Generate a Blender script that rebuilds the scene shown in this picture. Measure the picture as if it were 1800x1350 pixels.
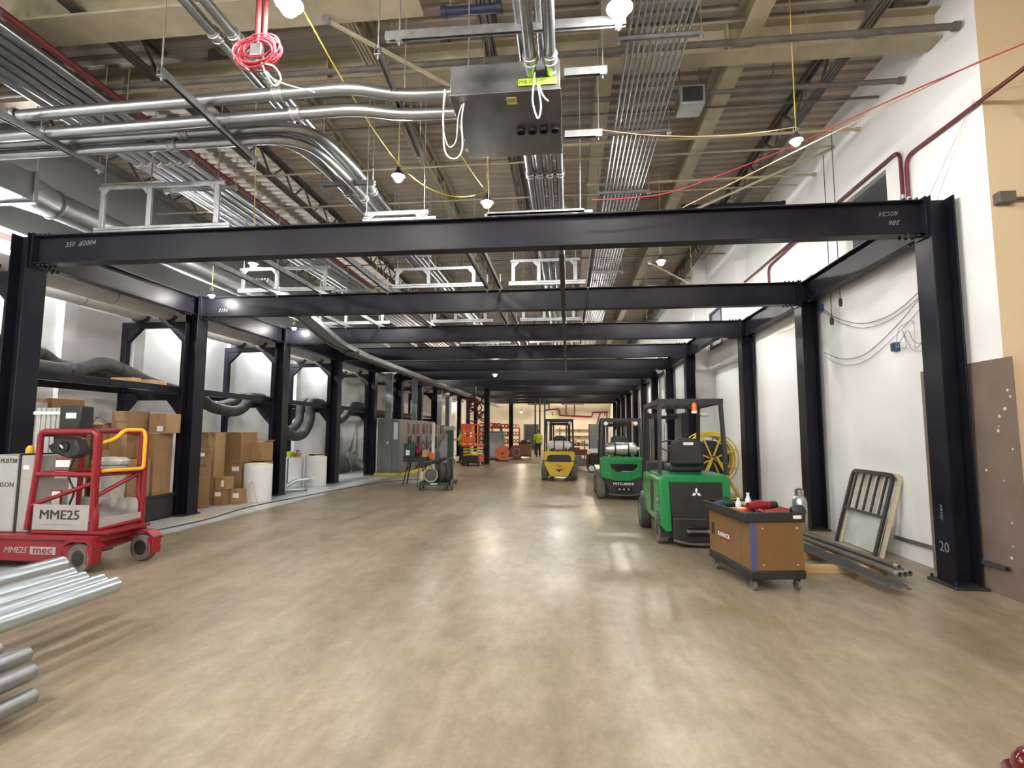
import bpy, bmesh, math, random
from mathutils import Vector, Matrix
random.seed(7)
for o in list(bpy.data.objects):
    bpy.data.objects.remove(o, do_unlink=True)
scene = bpy.context.scene
C = scene.collection
PI = math.pi
R = math.radians

# ------------------------------------------------------------------ camera
cam_d = bpy.data.cameras.new('camera')
cam_d.sensor_width = 36.0
cam_d.lens = 921.34 / 1800 * 36.0
cam_d.clip_start = 0.05
cam_d.clip_end = 300
cam = bpy.data.objects.new('camera', cam_d)
C.objects.link(cam)
right = Vector((0.99432025, 0.10636912, 0.00358497))
fwd = Vector((-0.10625116, 0.99014139, 0.09127279))
up = Vector((0.00615898, -0.09113529, 0.99581947))
m = Matrix.Identity(4)
for i in range(3):
    m[i][0] = right[i]; m[i][1] = up[i]; m[i][2] = -fwd[i]
m[0][3], m[1][3], m[2][3] = 0.0, 0.0, 1.65
cam.matrix_world = m
scene.camera = cam

# ------------------------------------------------------------------ world, exposure
world = bpy.data.worlds.new('world')
scene.world = world
world.use_nodes = True
bg = world.node_tree.nodes['Background']
bg.inputs[0].default_value = (1.0, 0.95, 0.88, 1)
bg.inputs[1].default_value = 0.25
vs = scene.view_settings
vs.view_transform = 'Standard'
vs.look = 'None'
vs.exposure = 1.8
vs.gamma = 1.0
vs.use_curve_mapping = False
LAMP = 260.0        # bulb emission strength (cool-white site lamps)

# ------------------------------------------------------------------ materials
MATS = {}
def mat(name, col, rough=0.5, metal=0.0, col2=None, scale=4.0, bump=0.0, bscale=None, rvar=0.0,
        emit=None, estr=0.0, detail=5.0, thr=(0.35, 0.65), spec=None, stretch=None, coat=0.0):
    m = bpy.data.materials.new(name); m.use_nodes = True
    nt = m.node_tree; b = nt.nodes['Principled BSDF']
    b.inputs['Base Color'].default_value = (*col, 1)
    b.inputs['Roughness'].default_value = rough
    b.inputs['Metallic'].default_value = metal
    if spec is not None: b.inputs['Specular IOR Level'].default_value = spec
    if coat: b.inputs['Coat Weight'].default_value = coat
    if emit:
        b.inputs['Emission Color'].default_value = (*emit, 1)
        b.inputs['Emission Strength'].default_value = estr
    if col2 or bump or rvar:
        tc = nt.nodes.new('ShaderNodeTexCoord')
        mp = nt.nodes.new('ShaderNodeMapping')
        if stretch: mp.inputs['Scale'].default_value = stretch
        nt.links.new(tc.outputs['Object'], mp.inputs['Vector'])
        nz = nt.nodes.new('ShaderNodeTexNoise')
        nz.inputs['Scale'].default_value = scale
        nz.inputs['Detail'].default_value = detail
        nz.inputs['Roughness'].default_value = 0.6
        nt.links.new(mp.outputs['Vector'], nz.inputs['Vector'])
        if col2:
            rp = nt.nodes.new('ShaderNodeValToRGB')
            rp.color_ramp.elements[0].position = thr[0]
            rp.color_ramp.elements[0].color = (*col, 1)
            rp.color_ramp.elements[1].position = thr[1]
            rp.color_ramp.elements[1].color = (*col2, 1)
            nt.links.new(nz.outputs['Fac'], rp.inputs['Fac'])
            nt.links.new(rp.outputs['Color'], b.inputs['Base Color'])
        if rvar:
            mr = nt.nodes.new('ShaderNodeMapRange')
            mr.inputs['From Min'].default_value = 0.3; mr.inputs['From Max'].default_value = 0.7
            mr.inputs['To Min'].default_value = max(0.03, rough - rvar); mr.inputs['To Max'].default_value = min(1, rough + rvar)
            nt.links.new(nz.outputs['Fac'], mr.inputs['Value'])
            nt.links.new(mr.outputs['Result'], b.inputs['Roughness'])
        if bump:
            nb = nt.nodes.new('ShaderNodeTexNoise')
            nb.inputs['Scale'].default_value = bscale or scale * 6
            nb.inputs['Detail'].default_value = 4
            nt.links.new(mp.outputs['Vector'], nb.inputs['Vector'])
            bn = nt.nodes.new('ShaderNodeBump')
            bn.inputs['Strength'].default_value = bump
            bn.inputs['Distance'].default_value = 0.02
            nt.links.new(nb.outputs['Fac'], bn.inputs['Height'])
            nt.links.new(bn.outputs['Normal'], b.inputs['Normal'])
    MATS[name] = m
    return m
mat('steel', (.006, .006, .011), .42, 0, (.012, .012, .018), 1.6, .05, 30, rvar=.08, spec=.22)
mat('steel_old', (.013, .013, .016), .42, 0, (.03, .03, .032), 3, .1, 20, rvar=.1)
mat('bolt', (.03, .03, .035), .4, .6)
mat('chalk', (.20, .20, .215), .9)
mat('galv', (.30, .315, .33), .42, .9, (.40, .415, .43), 9)
mat('conduit', (.34, .36, .38), .30, .95, (.40, .42, .44), 2)
mat('pipe_bright', (.52, .59, .64), .34, .85, (.58, .65, .69), 2)
mat('box_metal', (.20, .205, .21), .38, .85, (.27, .275, .28), 3, .02, 20, rvar=.12)
mat('duct', (.28, .29, .305), .42, .9, (.34, .35, .365), 3)
mat('white_wall', (.80, .81, .81), .75, 0, (.86, .865, .86), .7, .03, 60)
mat('grey_wall', (.70, .70, .70), .8, 0, (.82, .82, .82), .9, .04, 40)
mat('bulkhead', (.155, .155, .152), .85, 0, (.185, .185, .182), 1, .03, 30)
mat('cream_wall', (.70, .56, .37), .75, 0, (.64, .50, .33), .6, .03, 60)
mat('warm_wall', (.82, .76, .66), .8, 0, (.76, .70, .60), .8)
mat('deck', (.36, .31, .26), .8, 0, (.45, .39, .325), 1.2, .03, 30)
mat('cream_steel', (.40, .345, .245), .65, 0, (.32, .272, .195), 2.5, .03, 30)
mat('dark_steel', (.085, .076, .068), .65, 0, (.13, .115, .10), 4)
mat('bulb', (1, 1, 1), .4, 0, emit=(1.0, .96, .90), estr=LAMP)
mat('bulb_warm', (1, 1, 1), .4, 0, emit=(1.0, .86, .64), estr=LAMP)
mat('tube', (1, 1, 1), .4, 0, emit=(.95, .98, 1.0), estr=150)
mat('lamp_body', (.05, .05, .05), .6)
mat('red', (.27, .006, .018), .35, 0, (.22, .006, .015), 4, rvar=.08, coat=.2)
mat('red_dull', (.22, .03, .03), .5, 0, (.16, .02, .02), 6)
mat('dark_red_pipe', (.115, .014, .016), .45, 0)
mat('yellow', (.78, .46, .02), .4, 0, (.70, .40, .02), 5)
mat('yellow_fork', (.80, .54, .02), .35, 0, (.70, .45, .02), 3, coat=.3)
mat('yellow_reel', (.60, .46, .05), .5, 0, (.50, .36, .04), 5)
mat('green', (.006, .235, .06), .35, 0, (.008, .19, .05), 3, rvar=.08, coat=.3)
mat('green_dark', (.010, .055, .035), .45, 0, (.012, .04, .03), 6)
mat('orange', (.80, .14, .02), .45, 0, (.66, .10, .02), 5)
mat('beacon', (.85, .18, .02), .25)
mat('black', (.014, .014, .015), .5, 0, (.022, .022, .024), 6, .03, 50)
mat('black_gloss', (.010, .010, .012), .25)
mat('rubber', (.035, .033, .03), .85, 0, (.07, .065, .058), 8, .1, 40)
mat('tyre_grey', (.11, .10, .09), .9, 0, (.18, .165, .145), 6, .1, 30)
mat('insulation', (.030, .030, .032), .75, 0, (.06, .06, .062), 5, .15, 25)
mat('pipe_lag', (.62, .61, .58), .55, 0, (.52, .51, .49), 2)
mat('card', (.29, .17, .08), .85, 0, (.24, .135, .062), 3, .03, 50)
mat('card_light', (.36, .225, .11), .85, 0, (.30, .18, .085), 3, .03, 50)
mat('card_tape', (.26, .15, .07), .6)
mat('ink', (.05, .035, .025), .8)
mat('wood', (.60, .42, .21), .75, 0, (.48, .32, .15), 3, .05, 30, stretch=(1, 12, 12))
mat('plywood', (.50, .34, .17), .8, 0, (.42, .27, .13), 5)
mat('brown_cart', (.20, .105, .036), .45, 0, (.175, .09, .03), 3)
mat('navy_tape', (.07, .08, .20), .6)
mat('hardboard', (.17, .125, .10), .6, 0, (.21, .16, .13), 2.5, .02, 40)
mat('spot_white', (.62, .60, .56), .8)
mat('grey_panel', (.19, .205, .205), .42, .2, (.23, .245, .245), 3)
mat('grey_light', (.42, .43, .42), .5, 0, (.36, .37, .36), 3)
mat('lift_grey', (.40, .385, .37), .5, 0, (.34, .33, .32), 4)
mat('white', (.82, .82, .80), .6)
mat('white_roll', (.74, .75, .75), .55, 0, (.80, .80, .80), 2)
mat('foil', (.62, .61, .58), .25, .7, (.74, .73, .70), 9, .5, 14)
mat('plastic_film', (.55, .55, .54), .3, 0, (.35, .34, .33), 6, .4, 10)
mat('silver', (.66, .66, .64), .30, .9, (.52, .52, .50), 6)
mat('cream_paint', (.66, .56, .38), .6, 0, (.56, .47, .31), 5)
mat('clear_panel', (.56, .60, .57), .35, 0, (.44, .48, .45), 3)
mat('zinc_strip', (.26, .27, .28), .4, .7)
mat('window_dark', (.06, .065, .07), .15)
mat('window_grey', (.32, .36, .38), .2)
mat('red_wire', (.26, .015, .03), .5)
mat('pink_wire', (.42, .05, .075), .5)
mat('white_wire', (.75, .74, .70), .6)
mat('yellow_wire', (.62, .48, .10), .6)
mat('tan_wire', (.58, .42, .25), .6)
mat('black_wire', (.05, .05, .05), .6)
mat('rod', (.38, .37, .35), .45, .7)
mat('neon_tape', (.45, .75, .06), .6)
mat('yellow_note', (.72, .66, .22), .7)
mat('blue_box', (.02, .07, .22), .5)
mat('skin', (.45, .27, .19), .6)
mat('lime', (.48, .68, .05), .7)
mat('vest_orange', (.9, .28, .06), .7)
mat('navy_pipe', (.012, .016, .045), .5)
mat('ledge_brown', (.05, .025, .02), .7)
mat('navy', (.025, .03, .05), .8)
mat('boot', (.10, .07, .05), .8)
mat('dome_red', (.11, .006, .012), .15, coat=.5)
mat('hat', (.03, .03, .03), .5)
mat('curb_yellow', (.66, .52, .05), .6)
mat('floor_joint', (.10, .088, .074), .8)
mat('bottle', (.72, .76, .78), .15)
mat('tool_red', (.24, .012, .018), .4)

def floor_material():
    m = bpy.data.materials.new('concrete'); m.use_nodes = True
    nt = m.node_tree; N = nt.nodes; L = nt.links
    b = N['Principled BSDF']
    tc = N.new('ShaderNodeTexCoord')
    def noise(sc, det, stretch=None, rough=.6):
        mp = N.new('ShaderNodeMapping')
        if stretch: mp.inputs['Scale'].default_value = stretch
        L.new(tc.outputs['Object'], mp.inputs['Vector'])
        n = N.new('ShaderNodeTexNoise')
        n.inputs['Scale'].default_value = sc; n.inputs['Detail'].default_value = det; n.inputs['Roughness'].default_value = rough
        L.new(mp.outputs['Vector'], n.inputs['Vector'])
        return n
    def ramp(n, p0, c0, p1, c1):
        r = N.new('ShaderNodeValToRGB')
        r.color_ramp.elements[0].position = p0; r.color_ramp.elements[0].color = (*c0, 1)
        r.color_ramp.elements[1].position = p1; r.color_ramp.elements[1].color = (*c1, 1)
        L.new(n.outputs['Fac'], r.inputs['Fac']); return r
    def mix(f, a, bb, typ='MIX'):
        x = N.new('ShaderNodeMix'); x.data_type = 'RGBA'; x.blend_type = typ
        if hasattr(f, 'is_linked') or not isinstance(f, float): L.new(f, x.inputs[0])
        else: x.inputs[0].default_value = f
        L.new(a, x.inputs[6]); L.new(bb, x.inputs[7]); return x.outputs[2]
    big = ramp(noise(.35, 6), .33, (.315, .258, .186), .68, (.400, .338, .248))
    med = ramp(noise(1.7, 8, (1, .45, 1)), .30, (.76, .745, .73), .66, (1.06, 1.06, 1.06))
    fine = ramp(noise(26, 7, None, .7), .12, (.80, .79, .78), .88, (1.16, 1.16, 1.16))
    streak = ramp(noise(1.1, 5, (2.6, .16, 1)), .34, (.83, .82, .81), .55, (1, 1, 1))
    c = mix(1.0, big.outputs['Color'], med.outputs['Color'], 'MULTIPLY')
    c = mix(1.0, c, fine.outputs['Color'], 'MULTIPLY')
    c = mix(1.0, c, streak.outputs['Color'], 'MULTIPLY')
    scratch = ramp(noise(7.0, 9, (1, .5, 1), .72), .25, (.64, .62, .60), .75, (1.16, 1.16, 1.16))
    c = mix(1.0, c, mix(1.0, c, scratch.outputs['Color'], 'MULTIPLY'))
    # painted pale grey aisle along the left columns
    sep = N.new('ShaderNodeSeparateXYZ'); L.new(tc.outputs['Object'], sep.inputs[0])
    wob = noise(3.0, 4)
    ma = N.new('ShaderNodeMath'); ma.operation = 'MULTIPLY_ADD'
    L.new(wob.outputs['Fac'], ma.inputs[0]); ma.inputs[1].default_value = .25
    L.new(sep.outputs['X'], ma.inputs[2])
    mr = N.new('ShaderNodeMapRange'); mr.inputs['From Min'].default_value = -6.34; mr.inputs['From Max'].default_value = -6.28
    mr.inputs['To Min'].default_value = 1; mr.inputs['To Max'].default_value = 0
    L.new(ma.outputs[0], mr.inputs['Value'])
    paint = ramp(noise(2.2, 7), .3, (.38, .39, .385), .65, (.47, .48, .475))
    c = mix(mr.outputs[0], c, paint.outputs['Color'])
    L.new(c, b.inputs['Base Color'])
    rr = N.new('ShaderNodeMapRange'); rr.inputs['From Min'].default_value = .1; rr.inputs['From Max'].default_value = .9
    rr.inputs['To Min'].default_value = .24; rr.inputs['To Max'].default_value = .46
    L.new(noise(1.6, 4, (1, .6, 1), .5).outputs['Fac'], rr.inputs['Value'])
    L.new(rr.outputs[0], b.inputs['Roughness'])
    bn = N.new('ShaderNodeBump'); bn.inputs['Strength'].default_value = .10; bn.inputs['Distance'].default_value = .01
    L.new(noise(9, 6).outputs['Fac'], bn.inputs['Height']); L.new(bn.outputs['Normal'], b.inputs['Normal'])
    MATS['concrete'] = m
floor_material()

# ------------------------------------------------------------------ mesh helpers
XF = {}
def frame_axes(d, upv=Vector((0, 0, 1))):
    d = d.normalized()
    if abs(d.dot(upv)) > .98: upv = Vector((0, 1, 0))
    s = d.cross(upv).normalized(); u = s.cross(d).normalized()
    return s, u
class MB:
    def __init__(s): s.v = []; s.f = []
    def add(s, vs, fs):
        n = len(s.v); s.v += [Vector(p) for p in vs]; s.f += [tuple(i + n for i in f) for f in fs]; return s
    def box(s, x0, x1, y0, y1, z0, z1):
        v = [(x0, y0, z0), (x1, y0, z0), (x1, y1, z0), (x0, y1, z0), (x0, y0, z1), (x1, y0, z1), (x1, y1, z1), (x0, y1, z1)]
        return s.add(v, [(0, 3, 2, 1), (4, 5, 6, 7), (0, 1, 5, 4), (1, 2, 6, 5), (2, 3, 7, 6), (3, 0, 4, 7)])
    def hexa(s, b4, t4):
        return s.add(list(b4) + list(t4), [(0, 3, 2, 1), (4, 5, 6, 7), (0, 1, 5, 4), (1, 2, 6, 5), (2, 3, 7, 6), (3, 0, 4, 7)])
    def bar(s, p, q, w, h, upv=(0, 0, 1)):
        p = Vector(p); q = Vector(q); a, u = frame_axes(q - p, Vector(upv))
        o = [(-w/2, -h/2), (w/2, -h/2), (w/2, h/2), (-w/2, h/2)]
        return s.hexa([p + a*i + u*j for i, j in o], [q + a*i + u*j for i, j in o])
    def tube(s, pts, r, seg=10, caps=True, closed=False):
        pts = [Vector(p) for p in pts]; n = len(pts); rings = []; prev = None
        rs = r if isinstance(r, (list, tuple)) else [r] * n
        for i in range(n):
            if closed: d = pts[(i+1) % n] - pts[i-1]
            else: d = pts[min(i+1, n-1)] - pts[max(i-1, 0)]
            if d.length < 1e-9: d = Vector((0, 0, 1))
            d.normalize()
            if prev is None: a, u = frame_axes(d)
            else:
                u = prev - d * prev.dot(d)
                if u.length < 1e-6: a, u = frame_axes(d)
                u.normalize(); a = d.cross(u)
            prev = u
            rings.append([pts[i] + (a*math.cos(2*PI*k/seg) + u*math.sin(2*PI*k/seg)) * rs[i] for k in range(seg)])
        vs = [p for rg in rings for p in rg]; fs = []
        m_ = n if closed else n - 1
        for i in range(m_):
            for k in range(seg):
                a0 = i*seg + k; a1 = i*seg + (k+1) % seg; j = ((i+1) % n)*seg
                fs.append((a0, a1, j + (k+1) % seg, j + k))
        if caps and not closed:
            fs.append(tuple(range(seg))[::-1]); fs.append(tuple((n-1)*seg + k for k in range(seg)))
        return s.add(vs, fs)
    def cyl(s, p, q, r, r2=None, seg=16): return s.tube([p, q], [r, r if r2 is None else r2], seg)
    def hollow(s, p, q, r, t, seg=14):
        p = Vector(p); q = Vector(q); a, u = frame_axes(q - p); vs = []
        for c, rr in ((p, r), (q, r), (q, r - t), (p, r - t)):
            vs += [c + (a*math.cos(2*PI*k/seg) + u*math.sin(2*PI*k/seg)) * rr for k in range(seg)]
        fs = []
        for i in range(4):
            for k in range(seg):
                j = (i+1) % 4
                fs.append((i*seg + k, i*seg + (k+1) % seg, j*seg + (k+1) % seg, j*seg + k))
        return s.add(vs, fs)
    def ring(s, c, axis, Rr, r, seg=28, rs=8):
        c = Vector(c); a, u = frame_axes(Vector(axis))
        return s.tube([c + (a*math.cos(2*PI*k/seg) + u*math.sin(2*PI*k/seg))*Rr for k in range(seg)], r, rs, closed=True)
    def prism(s, poly, axis, a, b):
        # poly in the plane normal to axis: 'x' -> (y,z), 'y' -> (x,z), 'z' -> (x,y)
        f = {'x': lambda p, t: (t, p[0], p[1]), 'y': lambda p, t: (p[0], t, p[1]), 'z': lambda p, t: (p[0], p[1], t)}[axis]
        n = len(poly); vs = [f(p, a) for p in poly] + [f(p, b) for p in poly]
        fs = [tuple(range(n))[::-1], tuple(range(n, 2*n))] + [(i, (i+1) % n, n + (i+1) % n, n + i) for i in range(n)]
        return s.add(vs, fs)
    def lathe(s, prof, c, axis=(0, 0, 1), seg=20):
        c = Vector(c); d = Vector(axis).normalized(); a, u = frame_axes(d)
        vs = []; fs = []
        for r, h in prof:
            vs += [c + d*h + (a*math.cos(2*PI*k/seg) + u*math.sin(2*PI*k/seg))*max(r, 1e-4) for k in range(seg)]
        n = len(prof)
        for i in range(n-1):
            for k in range(seg): fs.append((i*seg + k, i*seg + (k+1) % seg, (i+1)*seg + (k+1) % seg, (i+1)*seg + k))
        fs.append(tuple(range(seg))[::-1]); fs.append(tuple((n-1)*seg + k for k in range(seg)))
        return s.add(vs, fs)
    def ball(s, c, r, seg=12, sc=(1, 1, 1)):
        n = seg // 2; c = Vector(c); vs = []; fs = []
        for i in range(n+1):
            t = PI*i/n
            for k in range(seg):
                vs.append(c + Vector((r*sc[0]*math.sin(t)*math.cos(2*PI*k/seg), r*sc[1]*math.sin(t)*math.sin(2*PI*k/seg), r*sc[2]*math.cos(t))))
        for i in range(n):
            for k in range(seg): fs.append((i*seg + k, (i+1)*seg + k, (i+1)*seg + (k+1) % seg, i*seg + (k+1) % seg))
        return s.add(vs, fs)
    def mesh(s, name, m, inv=None, smooth=40):
        me = bpy.data.meshes.new(name)
        vs = [inv @ p for p in s.v] if inv else s.v
        me.from_pydata([tuple(p) for p in vs], [], s.f)
        bm = bmesh.new(); bm.from_mesh(me)
        bmesh.ops.remove_doubles(bm, verts=bm.verts, dist=1e-5)
        bmesh.ops.recalc_face_normals(bm, faces=bm.faces)
        bm.to_mesh(me); bm.free()
        me.materials.append(MATS[m])
        if smooth:
            me.polygons.foreach_set('use_smooth', [True] * len(me.polygons))
            me.set_sharp_from_angle(angle=R(smooth))
        return me
    def build(s, name, m, parent=None, world=False, bevel=0, smooth=40, seg=2):
        inv = XF[parent.name].inverted() if (parent and world) else None
        o = bpy.data.objects.new(name, s.mesh(name, m, inv, smooth))
        C.objects.link(o)
        if parent: o.parent = parent; XF[o.name] = XF[parent.name]
        else: XF[o.name] = Matrix.Identity(4)
        if bevel:
            b = o.modifiers.new('bevel', 'BEVEL'); b.width = bevel; b.segments = seg; b.limit_method = 'ANGLE'; b.angle_limit = R(35)
        return o
def tag(o, label, cat, group=None):
    o['label'] = label; o['category'] = cat
    if group: o['group'] = group
    return o
def thing(name, label, cat, loc=(0, 0, 0), rz=0, group=None):
    o = bpy.data.objects.new(name, None); C.objects.link(o)
    o.empty_display_size = .1; o.location = loc; o.rotation_euler = (0, 0, rz)
    XF[o.name] = Matrix.Translation(Vector(loc)) @ Matrix.Rotation(rz, 4, 'Z')
    return tag(o, label, cat, group)
def struct(name, mb, m, parent=None, **k):
    o = mb.build(name, m, parent, **k)
    if not parent: o['kind'] = 'structure'
    return o
def text(name, body, size, m, parent, loc, rot=(R(90), 0, 0), ext=.001, align='CENTER', sx=1.0, shear=0, world=False, bold=0.0):
    cu = bpy.data.curves.new(name, 'FONT'); cu.body = body; cu.size = size; cu.extrude = ext
    cu.align_x = align; cu.align_y = 'CENTER'; cu.shear = shear; cu.resolution_u = 2
    t = bpy.data.objects.new(name + '_tmp', cu); C.objects.link(t)
    me = bpy.data.meshes.new_from_object(t)
    bpy.data.objects.remove(t, do_unlink=True)
    from mathutils import Euler
    M_ = Matrix.Translation(Vector(loc)) @ Euler(rot).to_matrix().to_4x4() @ Matrix.Diagonal((sx, 1, 1, 1))
    if world: M_ = XF[parent.name].inverted() @ M_
    if bold:
        bm = bmesh.new()
        for dx, dy in ((-bold, 0), (bold, 0), (0, bold*.6), (0, -bold*.6)):
            k = me.copy(); k.transform(Matrix.Translation((dx*size, dy*size, dx*.0004))); bm.from_mesh(k); bpy.data.meshes.remove(k)
        bm.to_mesh(me); bm.free()
    me.transform(M_); me.materials.clear(); me.materials.append(MATS[m])
    o = bpy.data.objects.new(name, me); C.objects.link(o)
    if parent: o.parent = parent; XF[o.name] = XF[parent.name]
    return o
ORD = ['first', 'second', 'third', 'fourth', 'fifth', 'sixth', 'seventh', 'eighth', 'ninth', 'tenth', 'eleventh', 'twelfth', 'thirteenth', 'fourteenth']
def bez(p0, p1, p2, n=8):
    p0, p1, p2 = map(Vector, (p0, p1, p2))
    return [p0*(1-t)**2 + p1*2*t*(1-t) + p2*t*t for t in [i/n for i in range(n+1)]]
def fillet(pts, r=.3, n=6):
    pts = [Vector(p) for p in pts]; out = [pts[0]]
    for i in range(1, len(pts)-1):
        a = pts[i-1] - pts[i]; b = pts[i+1] - pts[i]
        d = min(r, a.length*.48, b.length*.48)
        out += bez(pts[i] + a.normalized()*d, pts[i], pts[i] + b.normalized()*d, n)
    return out + [pts[-1]]
def spline(pts, n=6):
    P = [Vector(p) for p in pts]; P = [P[0]*2 - P[1]] + P + [P[-1]*2 - P[-2]]; out = []
    for i in range(1, len(P)-2):
        for k in range(n):
            t = k/n
            out.append(.5*((2*P[i]) + (P[i+1]-P[i-1])*t + (2*P[i-1]-5*P[i]+4*P[i+1]-P[i+2])*t*t + (3*P[i]-P[i-1]-3*P[i+1]+P[i+2])*t**3))
    return out + [P[-2]]
def sag(a, b, s, n=10):
    a = Vector(a); b = Vector(b)
    return [a.lerp(b, i/n) - Vector((0, 0, s*4*(i/n)*(1-i/n))) for i in range(n+1)]
# ------------------------------------------------------------------ layout constants (metres)
XL, XR, XR2 = -7.369, 4.120, 3.527
ZT, BD = 4.351, 0.405
def YK(k): return 6.33 if k == 0 else 9.701 + (k-1)*3.2485
NF = 12
DECK = 6.95

# ------------------------------------------------------------------ the setting
fl = struct('floor', MB().box(-11, 10, -9, 56, -.12, 0), 'concrete', smooth=0)
wr = MB().box(4.46, 4.75, 6.1, 7.56, 0, DECK).box(4.46, 4.4605, 5.86, 6.1, 0, DECK)
wr.box(4.46, 4.75, 7.56, 8.75, 0, 4.5).box(4.46, 4.75, 7.56, 8.75, 5.40, DECK).box(4.46, 4.75, 8.75, 16.45, 0, DECK)
struct('wall_right', wr, 'white_wall', smooth=0)
struct('wall_right', MB().box(4.461, 9.5, 5.86, 6.1, 0, DECK), 'cream_wall', smooth=0)
struct('wall_right', MB().box(9.3, 9.6, -9, 5.86, 0, DECK), 'cream_wall', smooth=0)
struct('wall_right', MB().box(3.86, 4.75, 16.45, 50, 0, DECK), 'white_wall', smooth=0)
sf = MB().box(4.20, 4.46, 13.4, 14.66, 3.55, DECK).box(4.20, 4.46, 14.66, 15.84, 3.55, 4.07).box(4.20, 4.46, 14.66, 15.84, 5.15, DECK)
sf.box(4.20, 4.46, 15.84, 16.45, 3.55, DECK).box(3.83, 4.20, 16.2, 16.45, 3.55, DECK)
struct('wall_upper_right', sf, 'white_wall', smooth=0)
w1 = struct('window_1', MB().box(4.56, 4.60, 7.56, 8.75, 4.5, 5.40), 'window_dark', smooth=0)
MB().box(4.47, 4.56, 7.56, 7.60, 4.5, 5.4).box(4.47, 4.56, 8.71, 8.75, 4.5, 5.4).box(4.47, 4.56, 7.6, 8.71, 5.36, 5.4).box(4.47, 4.56, 7.6, 8.71, 4.5, 4.54).build('window_frame', 'white', w1, smooth=0)
w2 = struct('window_2', MB().box(4.24, 4.26, 14.66, 15.84, 4.07, 5.15), 'window_grey', smooth=0)
MB().box(4.17, 4.24, 14.66, 14.71, 4.07, 5.15).box(4.17, 4.24, 15.79, 15.84, 4.07, 5.15).box(4.17, 4.24, 14.71, 15.79, 5.1, 5.15).box(4.17, 4.24, 14.71, 15.79, 4.07, 4.12).build('window_frame', 'dark_steel', w2, smooth=0)

wl = MB().box(-9.75, -9.35, -9, 50, 0, 4.9)
wlo = struct('wall_left', wl, 'grey_wall', smooth=0)
for y in (8.6, 10.2, 13.4, 17.0, 20.6, 24.2, 27.8):
    MB().box(-9.35, -9.25, y, y+.28, 0, 4.9).build('pilaster', 'grey_wall', wlo, smooth=0)
MB().box(-9.35, -9.25, -9, 50, 4.78, 4.9).build('ledge', 'ledge_brown', wlo, smooth=0)
struct('wall_upper_left', MB().box(-9.75, -9.0, -9, 50, 4.9, DECK), 'bulkhead', smooth=0)
wf = struct('wall_far', MB().box(-9.75, 4.75, 50, 50.3, 0, DECK), 'warm_wall', smooth=0)
d1 = struct('door_1', MB().box(-4.1, -2.9, 49.93, 50.02, 0, 2.3), 'window_dark', smooth=0)
MB().box(-4.2, -4.1, 49.9, 50.02, 0, 2.4).box(-2.9, -2.8, 49.9, 50.02, 0, 2.4).box(-4.1, -2.9, 49.9, 50.02, 2.3, 2.4).build('door_frame', 'dark_steel', d1, smooth=0)
struct('wall_back', MB().box(-9.75, 9.6, -9.3, -9, 0, DECK), 'white_wall', smooth=0)

# ribbed roof deck: ribs run across the hall
dk = MB(); x0, x1 = -9.75, 9.6; per = .20; y = -9.0; prof = []
while y < 50:
    prof += [(y, DECK), (y+.10, DECK), (y+.125, DECK+.05), (y+.175, DECK+.05)]; y += per
prof.append((y, DECK))
vs_ = [(x0, a, b) for a, b in prof] + [(x1, a, b) for a, b in prof]; n_ = len(prof)
dk.add(vs_, [(i, i+1, n_+i+1, n_+i) for i in range(n_-1)])
ceil = struct('ceiling', dk, 'deck', smooth=0)
struct('roof', MB().box(x0, x1, -9, 50, DECK+.08, DECK+.15), 'dark_steel', smooth=0)
def joist_mesh(x, ya, yb):
    b = MB(); zb, zt = 6.45, 6.90
    for s in (-.045, .045):
        b.box(x+s-.035, x+s+.035, ya, yb, zb, zb+.012).box(x+s-.006, x+s+.006, ya, yb, zb, zb+.06)
        b.box(x+s-.03, x+s+.03, ya, yb, zt, zt+.012).box(x+s-.006, x+s+.006, ya, yb, zt-.05, zt)
    n = max(2, int((yb-ya)/.75)); st = (yb-ya)/n
    for i in range(n):
        y = ya + i*st
        b.bar((x, y, zb+.03), (x, y+st/2, zt-.03), .03, .03).bar((x, y+st/2, zt-.03), (x, y+st, zb+.03), .03, .03)
    return b
GY = [-6.0, -.4, 6.45, 12.45, 18.6, 24.8, 31.0, 37.2, 43.4]
for i in range(len(GY)-1):
    a, b_ = GY[i]+.12, GY[i+1]-.12
    for x in (-8.3, -7.2, -5.6, -4.05, -2.55, -.95, 3.55):
        joist_mesh(x, a, b_).build('joist', 'cream_steel' if x in (-4.05, -2.55) else 'dark_steel', ceil, smooth=0)
    for x in (.52, 2.22):
        MB().box(x-.11, x+.11, a, b_, 6.44, 6.46).box(x-.008, x+.008, a, b_, 6.46, 6.86).box(x-.11, x+.11, a, b_, 6.86, 6.88).build('purlin', 'cream_steel', ceil, smooth=0)
for y in GY:
    g = MB().box(-9.0, 4.44, y-.13, y+.13, 6.34, 6.365).box(-9.0, 4.44, y-.01, y+.01, 6.365, 6.72).box(-9.0, 4.44, y-.13, y+.13, 6.72, 6.745)
    for x in (-6.2, -3.2, -.2, 2.0): g.box(x-.01, x+.01, y-.12, y+.12, 6.365, 6.72)
    g.build('girder', 'cream_steel', ceil, smooth=0)
    for x in (-8.2, -4.9, -1.6, 1.6, 4.0): MB().box(x-.05, x+.05, y-.1, y+.1, 6.745, DECK).build('girder_seat', 'dark_steel', ceil, smooth=0)
MB().box(-9.0, -1.6, 4.98, 5.40, 6.34, 6.37).box(-9.0, -1.6, 5.17, 5.21, 6.37, 6.9).build('girder', 'cream_steel', ceil, smooth=0)
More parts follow.
